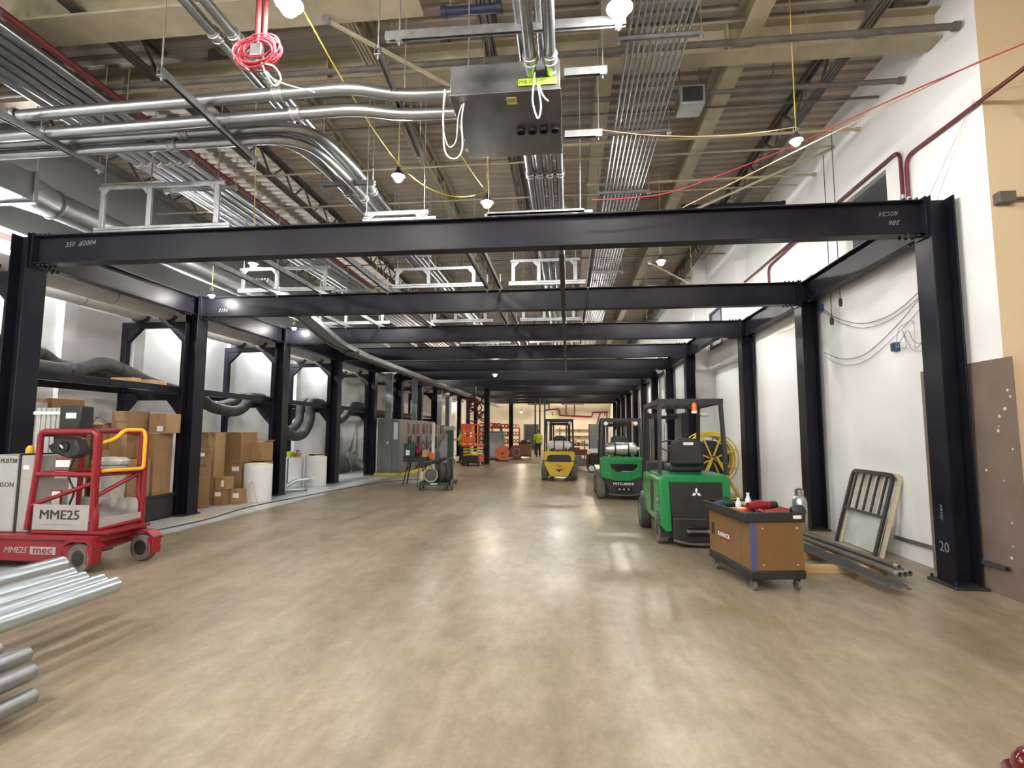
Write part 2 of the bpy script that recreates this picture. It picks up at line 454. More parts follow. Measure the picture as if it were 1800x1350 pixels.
for y in (7.6, 8.9, 10.3, 11.6, 14.2, 16.4, 20.5, 22.6, 27, 29, 33, 36):
    MB().cyl((-9, y, 6.42), (4.44, y, 6.44), .018, seg=6).build('bridging_rod', 'cream_steel' if int(y*10) % 2 else 'dark_steel', ceil)

# ------------------------------------------------------------------ black steel frames
def ibeam_x(t, x0, x1, yc, zt, d, fw, m='steel', tf=.018, tw=.012):
    MB().box(x0, x1, yc-fw/2, yc+fw/2, zt-tf, zt).build('flange', m, t, world=True, bevel=.003, seg=1)
    MB().box(x0, x1, yc-fw/2, yc+fw/2, zt-d, zt-d+tf).build('flange', m, t, world=True, bevel=.003, seg=1)
    MB().box(x0, x1, yc-tw/2, yc+tw/2, zt-d+tf, zt-tf).build('web', m, t, world=True, smooth=0)
def ibeam_y(t, y0, y1, xc, zt, d, fw, m='steel', tf=.018, tw=.012):
    MB().box(xc-fw/2, xc+fw/2, y0, y1, zt-tf, zt).build('flange', m, t, world=True, bevel=.003, seg=1)
    MB().box(xc-fw/2, xc+fw/2, y0, y1, zt-d, zt-d+tf).build('flange', m, t, world=True, bevel=.003, seg=1)
    MB().box(xc-tw/2, xc+tw/2, y0, y1, zt-d+tf, zt-tf).build('web', m, t, world=True, smooth=0)
def bolts(t, pts, axis, m='bolt'):
    b = MB(); ax = Vector(axis)
    for p in pts:
        p = Vector(p); b.tube([p - ax*.02, p + ax*.02], .018, 6)
    o = b.build('bolts', m, t, world=True); o['kind'] = 'stuff'
    return o
def column(xin, side, k, label, zt=ZT+.015, y=None, m='steel'):
    yc = (YK(k) if y is None else y) + .07
    xo = xin + .27*side; xa, xb = min(xin, xo), max(xin, xo)
    t = thing('steel_column', label, 'column', ((xa+xb)/2, yc, 0), 0, 'black steel columns')
    MB().box(xa, xa+.02, yc-.15, yc+.15, .03, zt).build('flange', m, t, world=True, bevel=.003, seg=1)
    MB().box(xb-.02, xb, yc-.15, yc+.15, .03, zt).build('flange', m, t, world=True, bevel=.003, seg=1)
    MB().box(xa+.02, xb-.02, yc-.007, yc+.007, .03, zt).build('web', m, t, world=True, smooth=0)
    MB().box(xa-.06, xb+.005, yc-.23, yc+.23, 0, .03).build('base_plate', 'steel_old', t, world=True, bevel=.004, seg=1)
    for sx in (xa-.03, ):
        for sy in (-.19, .19): MB().cyl((sx, yc+sy, .03), (sx, yc+sy, .075), .016, seg=8).build('anchor_bolt', 'bolt', t, world=True)
    return t
def crossbeam(k, xa, xb, label):
    yc = YK(k) + .07
    t = thing('steel_crossbeam', label, 'beam', ((xa+xb)/2, yc, ZT-BD), 0, 'black crossbeams over the hall')
    ibeam_x(t, xa+.001, xb-.001, yc, ZT, BD, .18)
    for x, s in ((xa, 1), (xb, -1)):
        MB().box(min(x, x+s*.02), max(x, x+s*.02), yc-.11, yc+.11, ZT-BD-.05, ZT+.03).build('end_plate', 'steel', t, world=True, bevel=.003, seg=1)
        if k < 5:
            pts = [(x+s*(.08+.07*i), yc+q, z) for i in range(3) for q in (-.06, .06) for z in (ZT+.008, ZT-BD-.008)]
            bolts(t, pts, (0, 0, 1))
    return t
def sidebeam(side, k, x, label):
    ya, yb = YK(k) + .07 + .008, YK(k+1) + .07 - .008
    t = thing('steel_side_beam', label, 'beam', (x, (ya+yb)/2, ZT-BD), 0, 'black beams along the columns')
    ibeam_y(t, ya, yb, x, ZT-.004, BD-.03, .17)
    for y, s in ((ya+.03, 1), (yb-.05, -1)):
        if k < 4: bolts(t, [(x+q, y+s*(.20+.07*i), z) for i in range(3) for q in (-.05, .05) for z in (ZT+.004, ZT-BD+.018)], (0, 0, 1))
    return t
beams = []
for k in range(NF):
    xr = XR if k < 3 else XR2
    near = ORD[k]
    column(xr, 1, k, f'black steel column by the right wall, {near} from the camera')
    column(XL, -1, k, f'black steel column on the left side, {near} from the camera')
    beams.append(crossbeam(k, XL, xr, f'black steel crossbeam spanning the hall, {near} from the camera'))
    if k < NF-1:
        sidebeam(-1, k, XL-.135, f'black beam joining the {near} and {ORD[k+1]} left columns')
        if k != 2: sidebeam(1, k, xr+.135, f'black beam joining the {near} and {ORD[k+1]} right columns')
        else:
            sidebeam(1, k, XR2+.135+.0, 'black beam running back to the third right column')
text('chalk_mark', '350  #2004', .10, 'chalk', beams[0], (-6.72, 6.30+.086, ZT-.12), (R(90), R(-3), 0), shear=.3, world=True)
text('chalk_mark', '#2C54', .075, 'chalk', beams[0], (3.76, 6.30+.086, ZT-.13), (R(90), R(180), 0), shear=.3, world=True)
text('chalk_mark', '386', .085, 'chalk', beams[0], (3.82, 6.30+.086, ZT-.24), (R(90), R(180), 0), shear=.3, world=True)
text('chalk_mark', '2154', .10, 'chalk', beams[1], (-6.95, 9.70+.058, ZT-.27), (R(90), 0, 0), shear=.3, world=True)
c0 = [o for o in C.objects if o.get('label') == 'black steel column by the right wall, first from the camera'][0]
text('chalk_mark', 'xessy', .08, 'chalk', c0, (XR-.002, 6.40, .78), (R(90), R(90), R(-90)), world=True)
text('chalk_mark', '20', .16, 'chalk', c0, (XR-.002, 6.40, .40), (R(90), 0, R(-90)), world=True)
for i, (x, y) in enumerate(((-4.19, 26.85), (-3.83, 35.1))):
    column(x-.13, 1, 0, ('black steel column in mid hall beside the orange scissor lift', 'black steel column in mid hall beyond the red cable reels')[i], ZT-BD-.005, y)
for i, (x, y) in enumerate(((-2.45, 39.2), (-2.1, 39.0), (-1.75, 39.3))):
    t = thing('conduit_post', ('left', 'middle', 'right')[i] + ' of three thin dark posts near the far door', 'post', (x, y, 0), 0, 'thin posts far down the hall')
    MB().cyl((0, 0, .02), (0, 0, 4.3), .06).build('pole', 'black', t); MB().box(-.12, .12, -.12, .12, 0, .02).build('base_plate', 'black', t)
    MB().box(-.1, .1, -.04, .04, 3.2, 3.26).build('clamp', 'dark_steel', t)
# tie bar running down the middle under the beam tops
t = thing('tie_beam', 'thin black tie beam running lengthwise over the hall centre', 'beam', (-.07, 12, ZT-.38))
MB().box(-.105, -.035, 6.5, 19.4, ZT-BD-.06, ZT-BD-.045).build('flange', 'steel', t, world=True)
MB().box(-.078, -.062, 6.5, 19.4, ZT-BD-.045, ZT-BD-.002).build('web', 'steel', t, world=True)
# ------------------------------------------------------------------ lamps (site bulbs on a string)
def lamp(loc, label, warm=False, r=.065, group='site lamps', top=6.955):
    t = thing('site_lamp', label, 'lamp', loc, 0, group)
    MB().ball((0, 0, 0), r, 10).build('bulb', 'bulb_warm' if warm else 'bulb', t)
    MB().lathe([(.02, r*2.4), (.03, r*1.7), (r*1.1, r*.8), (r*1.5, r*.34), (r*1.46, r*.28), (r*.8, r*.5)], (0, 0, 0), seg=14).build('housing', 'lamp_body', t)
    MB().cyl((0, 0, r*2.6), (0, 0, top-loc[2]), .006, seg=6).build('cord', 'yellow_wire', t)
    MB().ring((0, 0, r*3.0), (0, 1, 0), .03, .006, 12, 5).build('hook', 'rod', t)
    return t
lamp((-2.31, 3.87, 5.2), 'glaring lamp at the top of the photo left of centre', r=.08)
lamp((.47, 4.36, 5.34), 'glaring lamp at the end of the horizontal strut by the conduit bank', r=.08)
lamp((2.64, 6.09, 5.0), 'glaring lamp in front of the white right wall', r=.05)
lamp((-2.35, 6.85, 5.2), 'lamp hanging beside the four bent conduits')
lamp((-1.17, 7.37, 5.0), 'lamp just above the front crossbeam below the junction box')
lamp((-6.31, 9.71, 5.0), 'lamp above the second crossbeam near the left wall')
lamp((-6.98, 9.45, 4.30), 'lamp at the left end of the second crossbeam', r=.045)
lamp((-7.05, 12.72, 4.30), 'lamp at the left end of the third crossbeam', r=.045)
lamp((1.84, 10.34, 5.0), 'lamp seen between the front and second crossbeams at right')
lamp((-2.74, 19.52, 3.80), 'lamp hanging under the fifth crossbeam', top=ZT-BD)
lamp((-1.13, 19.5, 5.1), 'left one of two small lamps above the fourth crossbeam')
lamp((.21, 19.5, 5.1), 'right one of two small lamps above the fourth crossbeam')
lamp((-3.93, 44.0, 3.35), 'warm lamp near the far door', warm=True, r=.08)
for i, (x, y, z) in enumerate(((-6.6, 24.3, 4.9), (2.3, 24.3, 4.9), (-.5, 27.5, 4.9), (-4.9, 31.0, 4.9), (1.5, 34.0, 4.9), (-1.0, 37.3, 4.9))):
    lamp((x, y, z), f'small distant lamp above the beams, {ORD[i]} going down the hall', warm=i > 2, r=.095)
for i, (x, y) in enumerate(((-.2, 45.0), (2.4, 44.0), (-6.5, 37.0), (-6.8, 42.0))):
    lamp((x, y, 4.9), ('warm lamp before the middle of the far wall', 'warm lamp before the right of the far wall', 'warm lamp on the far left side', 'warm lamp in the far left corner')[i], warm=True, r=.13)
for i, (x, y) in enumerate(((-4.5, 1.2), (1.8, .6), (-1.3, -1.6), (3.0, -4.2), (-5.5, -4.6), (-7.6, 1.6))):  # unseen lamps added behind the camera for more light on the near floor
    lamp((x, y, 5.2), f'added lamp hanging unseen behind the camera, {ORD[i]} of six', r=.125)
for i, (x, y) in enumerate(((2.8, 12.0), (-4.6, 12.0), (2.3, 15.4), (-1.4, 16.0))):  # added lamps, kept out of view behind the beams to brighten walls and floor
    lamp((x, y, 4.8), ('added unseen lamp behind the second crossbeam at right', 'added unseen lamp behind the second crossbeam at left', 'added unseen lamp behind the third crossbeam at right', 'added unseen lamp behind the third crossbeam at centre')[i], r=.07)
for i, y in enumerate((7.2, 11.8, 15.2, 18.8)):
    t = thing('strip_light', f'white strip light high on the left wall, {ORD[i]} from the camera', 'light', (-9.2, y, 4.6), 0, 'strip lights on the left wall')
    MB().box(-.14, -.05, -.7, .7, -.06, .06).build('body', 'white', t); MB().cyl((-.02, -.66, 0), (-.02, .66, 0), .028, seg=10).build('tube', 'tube', t)

# ------------------------------------------------------------------ pipe supports along the left wall
def support(k):
    y = YK(k) + .07
    t = thing('pipe_support_frame', f'black pipe support frame beside the {ORD[k]} left column', 'frame', (-8.35, y, 0), 0, 'pipe support frames on the left')
    for x in (-9.05, -7.71):
        MB().box(x-.06, x+.06, y-.06, y+.06, .015, 3.74).build('post', 'steel', t, world=True, bevel=.006)
        MB().box(x-.06 if x > -8 else x-.12, x+.06 if x > -8 else x+.12, y-.12, y+.12, 0, .015).build('base_plate', 'steel_old', t, world=True)
    MB().box(-9.11, -7.65, y-.06, y+.06, 3.74, 3.86).build('top_beam', 'steel', t, world=True, bevel=.006)
    MB().box(-8.99, -7.77, y-.05, y+.05, 2.26, 2.38).build('mid_beam', 'steel', t, world=True, bevel=.006)
    for x, s in ((-8.99, 1), (-7.77, -1)):
        MB().prism([(x, 3.74), (x+s*.30, 3.74), (x, 3.44)], 'y', y-.045, y+.045).build('gusset', 'steel', t, world=True)
        MB().prism([(x, 2.26), (x+s*.26, 2.26), (x, 1.96)], 'y', y-.045, y+.045).build('gusset', 'steel', t, world=True)
    if k < 7:
        yb = YK(k+1) + .07
        for x in (-7.71, -9.05):
            MB().box(x-.04, x+.04, y+.062, yb-.062, 2.40, 2.52).build('rail', 'steel', t, world=True, bevel=.005)
    for x in (-8.15, -8.75):
        arc = [(x + .17*math.cos(a), y, 4.06 + .17*math.sin(a)) for a in [R(200 + 14*i) for i in range(11)]]
        b = MB()
        for i in range(10): b.bar(arc[i], arc[i+1], .12, .02, upv=(0, 1, 0))
        b.box(x-.05, x+.05, y-.04, y+.04, 3.86, 3.90)
        b.build('saddle', 'black', t, world=True)
    return t
for k in range(8): support(k)
y = YK(0) - 2.9
for i, x in enumerate((-8.15, -8.75)):
    t = thing('lagged_pipe', ('pale insulated pipe resting on the left support frames, nearer the hall', 'pale insulated pipe resting on the left support frames, nearer the wall')[i], 'pipe', (x, 15, 4.06), 0, 'pale insulated pipes on the left')
    MB().tube([(x, 2.5, 4.06), (x, 40, 4.06)], .15, 18).build('lagging', 'pipe_lag', t, world=True)
    for yy in [4 + 2.2*j for j in range(16)]: MB().hollow((x, yy, 4.06), (x, yy+.03, 4.06), .154, .006, 18).build('band', 'galv', t, world=True)
def hose(pts, r, label):
    t = thing('insulated_hose', label, 'hose', pts[0], 0, 'black insulated hoses')
    P = spline(pts, 6)
    MB().tube(P, r, 14).build('jacket', 'insulation', t, world=True)
    for j in (len(P)//3, 2*len(P)//3):
        d = (P[j+1]-P[j]).normalized()*.02
        MB().hollow(P[j]-d, P[j]+d, r+.006, .008, 14).build('collar', 'black', t, world=True)
    return t
hose([(-8.3, 6.2, 2.72), (-8.3, 7.0, 2.66), (-8.3, 7.7, 2.64), (-8.3, 8.06, 2.70), (-8.3, 8.5, 2.84), (-8.3, 9.0, 2.76), (-8.3, 9.54, 2.62), (-8.3, 10.3, 2.50)], .125, 'thick wavy black hose behind the nearest left column, nearer strand')
hose([(-8.68, 6.2, 3.1), (-8.68, 7.2, 3.0), (-8.68, 7.72, 2.91), (-8.68, 8.03, 2.77), (-8.68, 8.57, 2.74), (-8.68, 9.6, 2.68), (-8.6, 10.3, 2.52)], .11, 'thick wavy black hose behind the nearest left column, nearer the wall')
hose([(-8.2, 10.35, 2.52), (-8.2, 10.88, 2.40), (-8.2, 11.27, 2.22), (-8.2, 11.89, 2.14), (-8.2, 12.3, 2.16), (-8.2, 12.6, 2.32), (-8.2, 12.8, 2.52), (-8.25, 13.4, 2.54)], .13, 'black hose dipping under the rail before the third left column')
hose([(-8.52, 10.35, 2.50), (-8.5, 11.3, 2.30), (-8.5, 12.0, 2.26), (-8.5, 12.6, 2.42), (-8.5, 12.8, 2.54), (-8.55, 13.5, 2.56)], .12, 'second black hose dipping before the third left column, wall side')
hose([(-8.2, 13.45, 2.50), (-8.2, 14.0, 2.12), (-8.2, 14.4, 1.76), (-8.2, 14.82, 1.54), (-8.2, 15.39, 1.52), (-8.2, 15.75, 1.70), (-8.2, 16.0, 2.10), (-8.25, 16.1, 2.55), (-8.3, 16.9, 2.60)], .15, 'black hose hanging in a deep loop behind the white rolls')
hose([(-8.55, 13.55, 2.54), (-8.52, 14.2, 2.05), (-8.5, 14.9, 1.70), (-8.5, 15.4, 1.70), (-8.5, 15.85, 1.98), (-8.55, 16.1, 2.56), (-8.6, 16.9, 2.62)], .13, 'second black hose in a deep loop behind the white rolls, wall side')
hose([(-8.2, 17.0, 2.56), (-8.2, 17.6, 2.15), (-8.2, 18.18, 2.06), (-8.2, 18.7, 2.25), (-8.2, 19.2, 2.62), (-8.2, 20.4, 2.66)], .14, 'black hose rising over the rail before the grey cabinets')
# timber blocks on the nearest rail
for i, (y, L_) in enumerate(((8.55, .20), (9.05, .42))):
    t = thing('timber_block', ('short pale timber block wedged under the nearest black hose', 'longer pale timber block wedged under the nearest black hose')[i], 'timber', (-8.02, y, 2.50))
    MB().box(-.06, .36, -L_/2, L_/2, .02, .09).build('block', 'wood', t, bevel=.005); MB().box(.3605, .362, -L_/2+.02, L_/2-.02, .03, .08).build('end_grain', 'plywood', t)

# ------------------------------------------------------------------ switchgear row with kerb
tag(struct('kerb', MB().box(-7.30, -6.20, 19.30, 19.38, 0, .10).box(-6.28, -6.20, 19.38, 33.2, 0, .10), 'curb_yellow', bevel=.01), 'yellow painted kerb in front of the grey electrical cabinets', 'kerb')
y = 19.6
for i in range(13):
    w = (1.0, .62, .62, .9, .62, .62, .95)[i % 7]
    t = thing('electrical_cabinet', f'grey metal electrical cabinet behind the yellow kerb, {ORD[i]} from the camera', 'cabinet', (-6.88, y+w/2, 0), 0, 'row of electrical cabinets')
    h = 2.13 if i < 7 else 2.0
    MB().box(-7.30, -6.47, y+.005, y+w-.005, .06, h).build('body', 'grey_panel', t, world=True, bevel=.008)
    MB().box(-7.28, -6.50, y+.02, y+w-.02, 0, .06).build('plinth', 'black', t, world=True)
    d = MB().box(-6.47, -6.45, y+.03, y+w-.03, .12, h-.06).build('door', 'grey_panel', t, world=True, bevel=.006)
    MB().box(-6.45, -6.425, y+w-.10, y+w-.07, .95, 1.15).build('handle', 'black', d, world=True)
    if i % 2 == 1:
        MB().box(-6.45, -6.442, y+.10, y+w*.55, 1.55, 2.0).build('cover', 'red_dull', d, world=True)
        MB().box(-6.45, -6.44, y+.14, y+w*.5, .85, 1.45).build('window', 'black_gloss', d, world=True)
    elif i:
        MB().box(-6.45, -6.44, y+.15, y+w-.15, 1.55, 1.98).build('window', 'black_gloss', d, world=True)
        for z in (.5, .75, 1.1): MB().box(-6.45, -6.44, y+.2, y+w-.25, z, z+.14).build('breaker', 'black', d, world=True)
    if i == 0:
        for x in (-7.08, -6.72): MB().box(x-.006, x+.006, y-.002, y+.005, .08, 2.1).build('seam', 'dark_steel', t, world=True)
        MB().box(-6.66, -6.50, y-.003, y+.004, 1.35, 2.0).build('paper_sheet', 'white', t, world=True)
        MB().box(-6.93, -6.86, y-.003, y+.004, 1.18, 1.27).build('sticker', 'white', t, world=True)
    if i in (1, 3):
        b = MB().tube(fillet([(-6.38, y+.3, 1.5), (-6.38, y+.3, .25), (-6.38, y+.02, .16)], .1), .03, 8); b.build('pipe', 'dark_red_pipe', t, world=True)
    y += w
for i, (x, y, wx, zb) in enumerate(((-6.98, 19.9, .24, 2.135), (-6.62, 22.1, .20, 2.135), (-6.62, 26.6, .22, 2.005), (-6.62, 28.4, .20, 2.005))):
    t = thing('cable_riser', f'galvanised cable riser standing on the grey cabinets, {ORD[i]} from the camera', 'cable tray', (x, y, zb), 0, 'galvanised risers over the cabinets')
    for s in (-1, 1): MB().box(s*wx/2-.012, s*wx/2+.012, -.05, .05, 0, 1.80).build('side_rail', 'galv', t)
    MB().box(-wx/2+.012, wx/2-.012, .0, .012, 0, 1.8).build('back_plate', 'galv', t)
    for j in range(7): MB().box(-wx/2+.012, wx/2-.012, -.03, -.0, .1+.26*j, .13+.26*j).build('rung', 'galv', t)

# ------------------------------------------------------------------ overhead: junction box, conduits, struts
t = thing('junction_box', 'large grey metal pull box hung from the ceiling above the front beam', 'junction box', (-.61, 5.47, 5.0))
bx0, bx1, by0, by1, bz0, bz1 = -1.16, -.06, 4.88, 6.07, 5.0, 5.32
MB().box(bx0, bx1, by0, by1, bz0+.01, bz1).build('body', 'box_metal', t, world=True, bevel=.006)
MB().box(bx0-.01, bx1+.01, by0-.01, by1+.01, bz0, bz0+.02).build('lid', 'box_metal', t, world=True, bevel=.005)
text('tape_mark', 'M4B D2 3 MPD5 21', .055, 'ink', MB().box(-.47, -.09, by0-.016, by0-.0105, 5.055, 5.125).build('tape', 'neon_tape', t, world=True), (-.28, by0-.0165, 5.09), sx=.8, world=True)
text('note_mark', 'OK', .06, 'ink', MB().box(-.60, -.50, 4.95, 5.06, 4.9945, 4.9995).build('note', 'yellow_note', t, world=True), (-.55, 5.0, 4.994), (R(180), 0, 0), world=True)
for i in range(4):
    x = -.50 + .125*i
    MB().hollow((x, 5.52, 4.955), (x, 5.52, 5.0), .05, .012).build('bushing', 'black', t, world=True)
for x in (-1.0, -.25):
    for yy in (5.0, 5.95): MB().cyl((x, yy, bz1), (x, yy, 6.45), .007, seg=6).build('hanger_rod', 'rod', t, world=True)
def conduit(pts, r, label, group, m='conduit', couple=(), name='conduit', seg=12, fr=.35):
    P = fillet(pts, fr)
    t = thing(name, label, 'conduit', P[0], 0, group)
    MB().tube(P, r, seg).build('tube', m, t, world=True)
    for c, a in couple:
        c = Vector(c); a = Vector(a)*.06
        MB().hollow(c-a, c+a, r+.012, .012, seg).build('coupling', 'galv', t, world=True)
        for k in (-.6, .6): MB().ring(c + a*k, a, r+.014, .007, 12, 5).build('clamp', 'silver', t, world=True)
    return t
for i, x in enumerate((-.34, -.15)):
    conduit([(x, 1.5, 5.25), (x, 4.86, 5.18)], .055, ('left', 'right')[i] + ' thick conduit entering the near side of the pull box', 'thick conduits into the pull box', couple=[((x, 4.66, 5.185), (0, 1, -.02))])
for i, x in enumerate((-.44, -.245)):
    conduit([(x, 1.5, 5.5), (x, 4.7, 5.48), (x, 6.3, 5.44), (x, 9, 5.45)], .04, ('left', 'right')[i] + ' conduit passing over the top of the pull box', 'conduits passing over the pull box')
for i, x in enumerate((-.49, -.36, -.225, -.09)):
    conduit([(x, 6.075, 5.12), (x, 24, 5.12)], .05, f'{ORD[i]} conduit from the left leaving the far side of the pull box', 'conduits leaving the pull box', couple=[((x, 6.75, 5.12), (0, 1, 0)), ((x, 12, 5.12), (0, 1, 0))])
conduit([(-1.17, 5.12, 5.2), (-1.77, 5.10, 5.2), (-2.22, 4.98, 5.24), (-7.45, 5.10, 5.24)], .064, 'upper conduit running left from the pull box with an offset bend', 'conduits running left from the pull box', couple=[((-3.05, 5.0, 5.24), (1, 0, 0)), ((-6.3, 5.06, 5.24), (1, 0, 0))], fr=.3)
conduit([(-1.17, 5.30, 5.1), (-1.80, 5.28, 5.1), (-2.26, 5.18, 5.13), (-7.45, 5.28, 5.13)], .064, 'lower conduit running left from the pull box with an offset bend', 'conduits running left from the pull box', couple=[((-2.95, 5.19, 5.13), (1, 0, 0)), ((-6.1, 5.25, 5.13), (1, 0, 0))], fr=.3)
for i in range(4):
    yy = (5.52, 5.60, 5.66, 5.74)[i]; z = (5.2, 5.10, 5.30, 5.195)[i]; xx = -2.86 - .13*i
    conduit([(-7.45, yy, z), (xx-.1, yy, z), (xx, yy+.9, z), (xx+.02, 24, z)], .055, f'conduit sweeping from the left wall toward the far end, {ORD[i]} in the bend', 'conduits bending from left to lengthwise', couple=[((-4.55-.2*i, yy, z), (1, 0, 0)), ((xx, 7.2, z), (0, 1, 0))], fr=.8)
for i in range(6):
    x = -6.95 + .175*i
    conduit([(x, 0, 6.0), (x, 26, 6.0)], .066, f'lengthwise conduit in the left ceiling rack, {ORD[i]} from the left', 'left ceiling conduit rack', couple=[((x, 7.5, 6.0), (0, 1, 0))], seg=10)
t = thing('sprinkler_pipe', 'dark red pipe beside the left ceiling conduit rack', 'pipe', (-5.93, 13, 6.05)); MB().tube([(-5.93, 0, 6.05), (-5.93, 26, 6.05)], .045, 10).build('tube', 'dark_red_pipe', t, world=True)
MB().hollow((-5.93, 7.0, 6.05), (-5.93, 7.12, 6.05), .06, .014).build('coupling', 'dark_red_pipe', t, world=True)
for i in range(11):
    x = .69 + .064*i
    conduit([(x, 1.0, 6.0), (x, 26, 6.0)], .016, f'thin lengthwise conduit in the right ceiling bank, {ORD[i]} from the left', 'right ceiling conduit bank', couple=(), seg=8)
for i, x in enumerate((-3.40, -3.22)):
    conduit([(x, 0, 5.5), (x, 22, 5.5)], .052, ('left', 'right')[i] + ' of two lengthwise conduits passing behind the pink coil', 'conduit pair behind the pink coil', couple=[((x, 4.45+.04*i, 5.5), (0, 1, 0))])
def strut_bar(b, p, q, w=.042, h=.042): b.bar(p, q, w, h)
def strut(p, q, label, rods=(), up_to=6.45, w=.042, h=.082, group='strut channels overhead'):
    t = thing('strut_channel', label, 'strut', p, 0, group)
    p = Vector(p); q = Vector(q)
    a, u = frame_axes(q-p)
    for s in (-1, 1):
        MB().bar(p + a*s*w/2, q + a*s*w/2, .004, h).build('channel_side', 'galv', t, world=True)
    MB().bar(p, q, w, .004).build('channel_web', 'galv', t, world=True)
    for f in rods:
        c = p.lerp(q, f)
        MB().cyl(c - Vector((0, 0, h/2+.05)), (c.x, c.y, up_to), .008, seg=6).build('hanger_rod', 'rod', t, world=True)
        MB().box(c.x-.03, c.x+.03, c.y-.03, c.y+.03, c.z-h/2-.016, c.z-h/2-.004).build('washer', 'galv', t, world=True)
    return t
strut((-1.72, 4.55, 5.42), (.55, 4.58, 5.42), 'horizontal double strut crossing over the thick conduits', (.06, .97), h=.09)
strut((-3.88, 4.34, 5.10), (-3.89, 5.93, 5.04), 'slanting strut below the coil of red wire, left of it', (.02, .97))
strut((-6.11, 4.4, 5.06), (-6.04, 5.97, 5.06), 'strut holding the conduits at the far left', (.12, .97))
strut((-1.795, 4.53, 5.30), (-1.81, 6.11, 5.06), 'strut hanging left of the pull box', (.02, .55, .97))
strut((-.02, 5.15, 5.36), (.42, 5.15, 5.36), 'short strut stub at the right of the pull box, nearer one', (.9,))
strut((-.02, 5.95, 5.16), (.42, 5.95, 5.16), 'short strut stub at the right of the pull box, farther one', (.9,))
for i, y in enumerate((5.5, 7.35, 9.25, 14, 18)):
    strut((.55, y, 5.96), (1.48, y, 5.96), f'strut carrying the right ceiling conduit bank, {ORD[i]} from the camera', (.02, .98), h=.04)
for i, y in enumerate((4.4, 6.0, 8.3, 11, 15)):
    strut((-7.15, y, 5.92), (-5.75, y, 5.92), f'strut carrying the left ceiling conduit rack, {ORD[i]} from the camera', (.03, .97), h=.05)
for i, y in enumerate((6.75, 9.8, 13)):
    strut((-3.45, y, 5.10-.0), (-2.65, y, 5.10), f'strut under the bent conduits, {ORD[i]} from the camera', (.04, .96), h=.06)
for i, x in enumerate((-5.75, -4.85, -3.48, -1.52, -1.27, .38)):
    strut((x, 6.5, ZT+.045), (x, 16.3, ZT+.045), f'lengthwise strut lying across the beam tops, {ORD[i]} from the left', (.325, .655, .97), ZT+.30, h=.082)
def trapeze(x0, x1, y, z0, z1, label, posts=(.03, .42, .97)):
    t = thing('strut_rack', label, 'frame', ((x0+x1)/2, y, z0), 0, 'galvanised strut frames on the beams')
    for z in (z0, z0+.042): MB().box(x0, x1, y-.02, y+.02, z+.001, z+.041).build('bottom_rail', 'galv', t, world=True, bevel=.004)
    MB().box(x0+.03, x1-.10, y-.02, y+.02, z1-.06, z1).build('top_rail', 'galv', t, world=True, bevel=.004)
    xs = [x0+.05 + (x1-.15-x0-.05)*f for f in posts]
    for i, x in enumerate(xs):
        MB().box(x-.035, x+.035, y-.019, y+.019, z0+.084, z1-.061).build('post', 'galv', t, world=True, bevel=.004)
        for s in ((1,) if i == 0 else (-1,) if i == len(xs)-1 else (-1,)):
            MB().prism([(x+s*.035, z1-.06), (x+s*.12, z1-.06), (x+s*.035, z1-.15)], 'y', y-.026, y-.0195).build('gusset', 'galv', t, world=True)
        MB().cyl((x, y, z1), (x, y, 6.45), .007, seg=6).build('hanger_rod', 'rod', t, world=True)
    return t
trapeze(-6.50, -4.50, 6.37, ZT+.004, 5.04, 'galvanised strut frame standing on the front beam at the left')
trapeze(-2.68, -1.70, 6.44, ZT+.004, 4.53, 'low strut frame on the front beam left of centre', (0, 1))
trapeze(-1.05, .32, 6.44, ZT+.004, 4.46, 'low strut frame on the front beam under the conduits', (0, 1))
for k, xs in ((1, ((-6.65, -4.6), (-3.42, -1.6), (-1.12, .34))), (2, ((-6.6, -4.6), (-3.5, -1.9), (-1.2, .34))), (3, ((-3.4, -1.8), (-1.2, .34))), (4, ((-3.4, -1.8), (-1.2, .34)))):
    for i, (a, b_) in enumerate(xs):
        trapeze(a, b_, YK(k)+.07, ZT+.09, 4.95 - .1*(i == 1), f'galvanised strut frame on the {ORD[k]} beam, ' + ('at the left', 'left of centre', 'at the centre')[i + (3-len(xs))])
# cable tray of conduits dropping from the ceiling and running under the beams
t = thing('cable_tray', 'grey cable tray curving down and running along under the beams at left', 'cable tray', (-5.7, 20, 3.75))
TP = [(-6.35, 9.98, 4.75), (-6.15, 10.8, 4.50), (-6.0, 11.4, 4.25), (-5.86, 12.2, 3.97), (-5.78, 12.85, 3.83), (-5.72, 14, 3.76), (-5.70, 16, 3.74), (-5.70, 44, 3.74)]
for j in range(5):
    MB().tube(spline([(x-.13+.065*j, y, z+.03) for x, y, z in TP], 5), .028, 8).build('cable', 'conduit', t, world=True)
for s in (-1, 1): 
    P = spline([(x+s*.19, y, z) for x, y, z in TP], 5); b = MB()
    for i in range(len(P)-1): b.bar(P[i], P[i+1], .012, .11)
    b.build('side_rail', 'galv', t, world=True)
for yy in [16+1.4*i for i in range(20)]: MB().box(-5.88, -5.52, yy, yy+.03, 3.70, 3.712).build('rung', 'galv', t, world=True)
